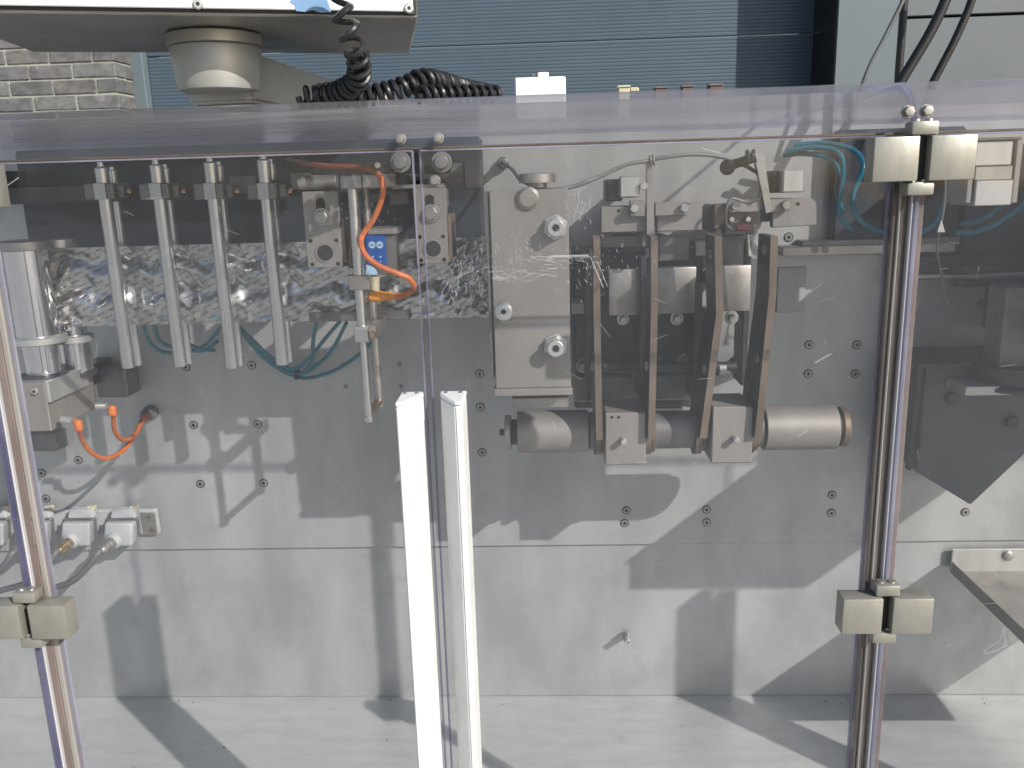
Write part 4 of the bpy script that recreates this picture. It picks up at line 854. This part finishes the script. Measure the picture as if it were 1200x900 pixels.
# ================================================================== GUARD
DG = 0.50
XL = U(52, 620, DG).x - 0.006      # hinge line left
XL = U(27, 590, DG).x
XR = U(1036, 590, DG).x
XC = U(509, 590, DG).x
YG = -DG
ZD0 = -0.12
SP = XR-XL
def door(name, x0, x1, lab):
    t_ = thing(name, lab, 'guard door', ((x0+x1)/2, YG, ZD0), 'clear guard doors')
    bm = bmesh.new(); add_box(bm, x0, x1, YG, YG+0.007, ZD0, ZS-0.002, 0.0012)
    for f in bm.faces:
        f.material_index = 0 if abs(f.normal.y) > 0.9 else 1
    bm.normal_update()
    for f in bm.faces: f.material_index = 0 if abs(f.normal.y) > 0.9 else 1
    obj('pane', bm, ['guard_clear', 'guard_edge'], t_); return t_
dA = door('guard_door', XL-0.62, XL-0.012, 'clear guard door at the far left edge beyond the left hinge')
dB = door('guard_door', XL+0.012, XC-0.0022, 'clear guard door between the left hinge and the white handles')
dC = door('guard_door', XC+0.0022, XR-0.013, 'clear guard door between the white handles and the right hinge')
dD = door('guard_door', XR+0.012, XR+SP/2+0.137-0.0022, 'clear guard door right of the right hinge')
dE = door('guard_door', XR+SP/2+0.137+0.0022, XR+SP+0.25, 'clear guard door beyond the right edge of the picture')
# hinge strips on the door edges
def strip(par, xa, xb, ya, yb, m, name='edge_strip', z1=None):
    bm = bmesh.new(); add_box(bm, xa, xb, ya, yb, ZD0, (ZS-0.004) if z1 is None else z1, 0.0008); return obj(name, bm, m, par)
# right hinge line, left to right
strip(dC, XR-0.0125, XR-0.0085, YG-0.003, YG+0.010, 'seal_dark'); strip(dC, XR-0.0083, XR-0.0063, YG-0.005, YG+0.008, 'seal_beige', 'edge_bead'); strip(dC, XR-0.0061, XR-0.0005, YG-0.002, YG+0.010, 'seal_dark')
strip(dD, XR+0.0005, XR+0.0024, YG-0.006, YG+0.008, 'seal_lip', 'edge_bead'); strip(dD, XR+0.0026, XR+0.0066, YG-0.007, YG+0.006, 'seal_violet'); strip(dD, XR+0.0068, XR+0.0118, YG-0.004, YG+0.008, 'seal_pink')
# left hinge line
strip(dA, XL-0.0115, XL-0.0085, YG-0.003, YG+0.008, 'seal_beige', 'edge_bead'); strip(dA, XL-0.0083, XL-0.0025, YG-0.006, YG+0.006, 'seal_blue'); strip(dA, XL-0.0023, XL-0.0003, YG-0.006, YG+0.008, 'seal_lip', 'edge_bead')
strip(dB, XL+0.0003, XL+0.0065, YG-0.003, YG+0.008, 'seal_pink'); strip(dB, XL+0.0067, XL+0.0118, YG-0.002, YG+0.008, 'seal_beige')
# handles
ZH = U(480, 471, DG+0.02).z
def handle(par, side, dx=0.0):
    """grip rail: proud on its outer side, sloping down towards the gap between the doors"""
    if side < 0: q = [(497, .5002), (497, .508), (471, .5365), (463.5, .5365), (463.5, .5002)]
    else: q = [(517, .5002), (517, .508), (533, .5365), (541.5, .5365), (546, .5002)]
    xs = [U(x, 480, d_).x for x, d_ in q]
    if side < 0: xs[4] = xs[3]-0.0005
    else: xs[4] = max(xs[4], xs[3]+0.0005)
    top = [Vector((x+dx, -d_, ZH)) for x, (_, d_) in zip(xs, q)]
    t = bmesh.new(); add_prism(t, top, (0, 0, ZD0+0.02-ZH)); bmesh.ops.recalc_face_normals(t, faces=t.faces); bmesh.ops.bevel(t, geom=list(t.edges), offset=0.0011, segments=2, affect='EDGES')
    h_ = obj('handle', t, 'white_paint', par)
    c = sum(top, Vector())/5
    t = bmesh.new(); add_prism(t, [c+(p-c)*1.015+Vector((0, 0, 0.0003)) for p in top], (0, 0, 0.0035)); bmesh.ops.recalc_face_normals(t, faces=t.faces); bmesh.ops.bevel(t, geom=list(t.edges), offset=0.0008, segments=1, affect='EDGES')
    obj('end_cap', t, 'white_powder', h_)
    for k in (0.25, 0.8):
        p = top[0].lerp(top[4], k)+Vector((0, -0.006, 0.0039))
        bm = bmesh.new(); add_lathe(bm, p, (0, 0, 1), [(0, 0.0018), (0.0007, 0.0016)], 12); obj('cap_screw', bm, 'mid_steel', h_)
NEXT = XR+SP/2+0.137
handle(dB, -1); handle(dC, 1)
handle(dD, -1, NEXT-XC); handle(dE, 1, NEXT-XC)
# hinges
def hinge(X, zc_, lab):
    t_ = thing('door_hinge', lab, 'hinge', (X, YG, zc_-0.025), 'nickel guard door hinges')
    yf = YG-0.026
    bm = bmesh.new(); add_box(bm, X-0.038, X-0.0042, yf, YG-0.0072, zc_-0.0165, zc_+0.0165, 0.0012, 0, None, 2); obj('leaf_block', bm, 'nickel', t_)
    bm = bmesh.new(); add_box(bm, X+0.0042, X+0.038, yf, YG-0.0072, zc_-0.0165, zc_+0.0165, 0.0012, 0, None, 2); obj('leaf_block', bm, 'nickel', t_)
    bm = bmesh.new(); add_box(bm, X-0.004, X+0.004, yf+0.010, YG-0.0075, zc_-0.017, zc_+0.017, 0.0005); obj('knuckle', bm, 'black', t_)
    for s in (-1, 1):
        bm = bmesh.new(); z = zc_+s*0.0222; add_box(bm, X-0.010, X+0.0105, yf+0.003, YG-0.0075, z-0.0052, z+0.0052, 0.002, 0, None, 2); k = obj('pin_tab', bm, 'nickel', t_)
        bm = bmesh.new()
        for dx in (-0.0045, 0.005): add_lathe(bm, (X+dx, yf+0.010, z+0.0053), (0, 0, 1), [(0, 0.0032), (0.0015, 0.0028)], 12)
        obj('pin_head', bm, 'steel', k)
    return t_
zh1 = U(1072, 186, DG+0.02).z; zh0 = U(1031, 719, DG+0.02).z
hinge(XR, zh1, 'upper nickel hinge on the right door line'); hinge(XR, zh0, 'lower nickel hinge on the right door line')
hinge(XL, zh0, 'lower nickel hinge at the left edge'); hinge(XL, zh1, 'upper nickel hinge at the left edge, cut off by the picture')
# curved top cover
def cover(x0, x1, lab):
    t_ = thing('guard_cover', lab, 'guard cover', ((x0+x1)/2, YG, ZS), 'curved clear guard covers')
    R = min(ZT-ZS, 0.062); th = 0.006
    def prof(o):
        out = [(YG+o, ZS)]
        zc0 = ZT-R
        if zc0 > ZS+0.001: out.append((YG+o, zc0))
        for a in range(0, 91, 10):
            an = math.radians(a); out.append((YG+R-(R-o)*math.cos(an), zc0+(R-o)*math.sin(an)))
        out.append((-0.004, ZT-o)); return out
    po, pi = prof(0), prof(th); bm = bmesh.new(); rows = []
    nx = 2
    for x in (x0, x1):
        rows.append(([bm.verts.new((x, y, z)) for y, z in po], [bm.verts.new((x, y, z)) for y, z in pi]))
    (ao, ai), (bo, bi) = rows; n = len(po)
    for k in range(n-1):
        bm.faces.new((ao[k], ao[k+1], bo[k+1], bo[k])); bm.faces.new((ai[k], bi[k], bi[k+1], ai[k+1]))
        for q in (bm.faces.new((ao[k], ai[k], ai[k+1], ao[k+1])), bm.faces.new((bo[k], bo[k+1], bi[k+1], bi[k]))): q.material_index = 1
    for k in (0, n-1): q = bm.faces.new((ao[k], bo[k], bi[k], ai[k])); q.material_index = 1
    obj('sheet', bm, ['guard_cover', 'guard_edge'], t_); return t_
cv1 = cover(XL-0.62, XR+0.0005, 'long curved clear cover along the top of the guard'); cv2 = cover(XR+0.003, XR+SP+0.25, 'curved clear cover right of the upper hinge')
# seam rail under the cover
for par, x0, x1 in ((cv1, XL-0.62, XR), (cv2, XR+0.003, XR+SP+0.25)):
    bm = bmesh.new(); add_box(bm, x0, x1, YG+0.0085, YG+0.012, ZS-0.0016, ZS+0.0004, 0.0003); obj('seam_bead', bm, 'arm_steel', par)
# bolts and latch plates at the centre and the right hinge
def cbolt(x, y, d, r, par, name='bolt', washers=1):
    p = U(x, y, d); bm = bmesh.new()
    add_cyl(bm, p, p+Vector((0, -0.0015, 0)), r*1.22, 22, 0, 0.0003)
    if washers > 1: add_cyl(bm, p+Vector((0, -0.0015, 0)), p+Vector((0, -0.003, 0)), r*1.5, 22, 0, 0.0003)
    add_lathe(bm, p+Vector((0, -0.0015*washers, 0)), (0, -1, 0), [(0, r), (0.0042, r), (0.005, r*0.88), (0.0052, r*0.6)], 6 if washers == 1 else 20)
    return obj(name, bm, 'mid_steel' if washers > 1 else 'steel', par)
cbolt(470, 163, DG+0.0005, 0.0036, cv1); cbolt(514, 162, DG+0.0005, 0.0036, cv1); cbolt(1063, 131, DG+0.0005, 0.0042, cv1); cbolt(1084.5, 130, DG+0.0005, 0.0042, cv2)
for par, x0, x1, bx_, lab in ((dB, 461, 491, 470, ''), (dC, 495, 527, 518, '')):
    X0, X1, Z0, Z1 = rect(x0, 172, x1, 204, DG); bm = bmesh.new(); add_box(bm, X0, X1, YG+0.0073, YG+0.010, Z0, ZS-0.004, 0.0006); obj('latch_plate', bm, 'tinted', par)
    cbolt(bx_, 190, DG+0.0006, 0.0055, par, 'latch_bolt', 2)
# scratches on the panes
def scratches(par, strokes, name='scratch_marks'):
    bm = bmesh.new()
    for x0, y0, x1, y1, w in strokes:
        a, b = U(x0, y0, DG+0.0004), U(x1, y1, DG+0.0004); dv = (b-a)
        if dv.length < 1e-5: continue
        s_ = Vector((-dv.z, 0, dv.x)).normalized()*w/2
        bm.faces.new([bm.verts.new(q) for q in (a-s_, b-s_, b+s_, a+s_)])
    o = obj(name, bm, 'scratch', par, smooth=False); o['kind'] = 'stuff'; return o
def cloud(n, cx, cy, sx, sy, ang, L, w):
    out = []
    for _ in range(n):
        x, y = random.gauss(cx, sx), random.gauss(cy, sy); a = math.radians(random.gauss(ang, 14)); l = abs(random.gauss(L, L*0.5))
        out.append((x, y, x+l*math.cos(a), y+l*math.sin(a), w*random.uniform(0.3, 0.9)))
    return out
S_ = cloud(150, 600, 300, 22, 16, 70, 3.0, 0.00045) + cloud(70, 545, 320, 14, 14, 80, 4, 0.0006) + cloud(90, 690, 315, 30, 14, 75, 3, 0.0005) + cloud(40, 680, 240, 8, 10, 88, 3.5, 0.0005) + cloud(25, 640, 305, 30, 2, 5, 6, 0.0006)
S_ += cloud(40, 600, 322, 22, 4, 0, 8, 0.0009)
S_ += [(622, 301, 692, 301, 0.0006), (692, 301, 707, 337, 0.0006), (645, 300, 690, 299, 0.0009), (700, 306, 712, 336, 0.0004), (822, 173, 850, 181, 0.0004), (955, 425, 975, 414, 0.0012), (935, 512, 946, 504, 0.0008)]
for _ in range(26):
    x, y = random.uniform(540, 1000), random.uniform(200, 880); a = random.uniform(0, 6.3); l = random.uniform(4, 22); S_.append((x, y, x+l*math.cos(a), y+l*math.sin(a), 0.00022))
scratches(dC, S_)
S2 = cloud(60, 430, 262, 25, 15, 75, 2.5, 0.0004)
for _ in range(26):
    x, y = random.uniform(90, 480), random.uniform(200, 880); a = random.uniform(0, 6.3); l = random.uniform(4, 26); S2.append((x, y, x+l*math.cos(a), y+l*math.sin(a), 0.00022))
S2 += [(5, 220, 22, 208, 0.0008)]
scratches(dB, S2)
lp = [(1176, 735), (1178, 748), (1179, 757), (1168, 762), (1155, 766), (1153, 763), (1160, 758), (1170, 752), (1176, 742), (1176, 735)]
S3 = [(a[0], a[1], b[0], b[1], 0.0004) for a, b in zip(lp, lp[1:])] + [(1110, 758, 1114, 755, 0.0008), (1152, 708, 1172, 706, 0.0004)]
for _ in range(14):
    x, y = random.uniform(1075, 1190), random.uniform(250, 880); a = random.uniform(0, 6.3); l = random.uniform(4, 20); S3.append((x, y, x+l*math.cos(a), y+l*math.sin(a), 0.00022))
scratches(dD, S3)

# crumbs on the tray
bm = bmesh.new()
for _ in range(30):
    x, y = random.uniform(-0.7, 0.8), random.uniform(-0.3, -0.004); r = random.uniform(0.0003, 0.0009)
    if random.random() < 0.4: y = random.uniform(-0.02, -0.002)
    add_box(bm, x-r, x+r*random.uniform(0.6, 2), y-r, y+r, -0.0004, r*0.9, 0, 0, Matrix.Rotation(random.random()*3, 3, 'Z'))
cr = obj('crumbs', bm, 'brown_block', None, (0, -0.1, 0), smooth=False); tag(cr, 'dark crumbs scattered on the pale machine tray', 'crumbs', None, 'stuff')
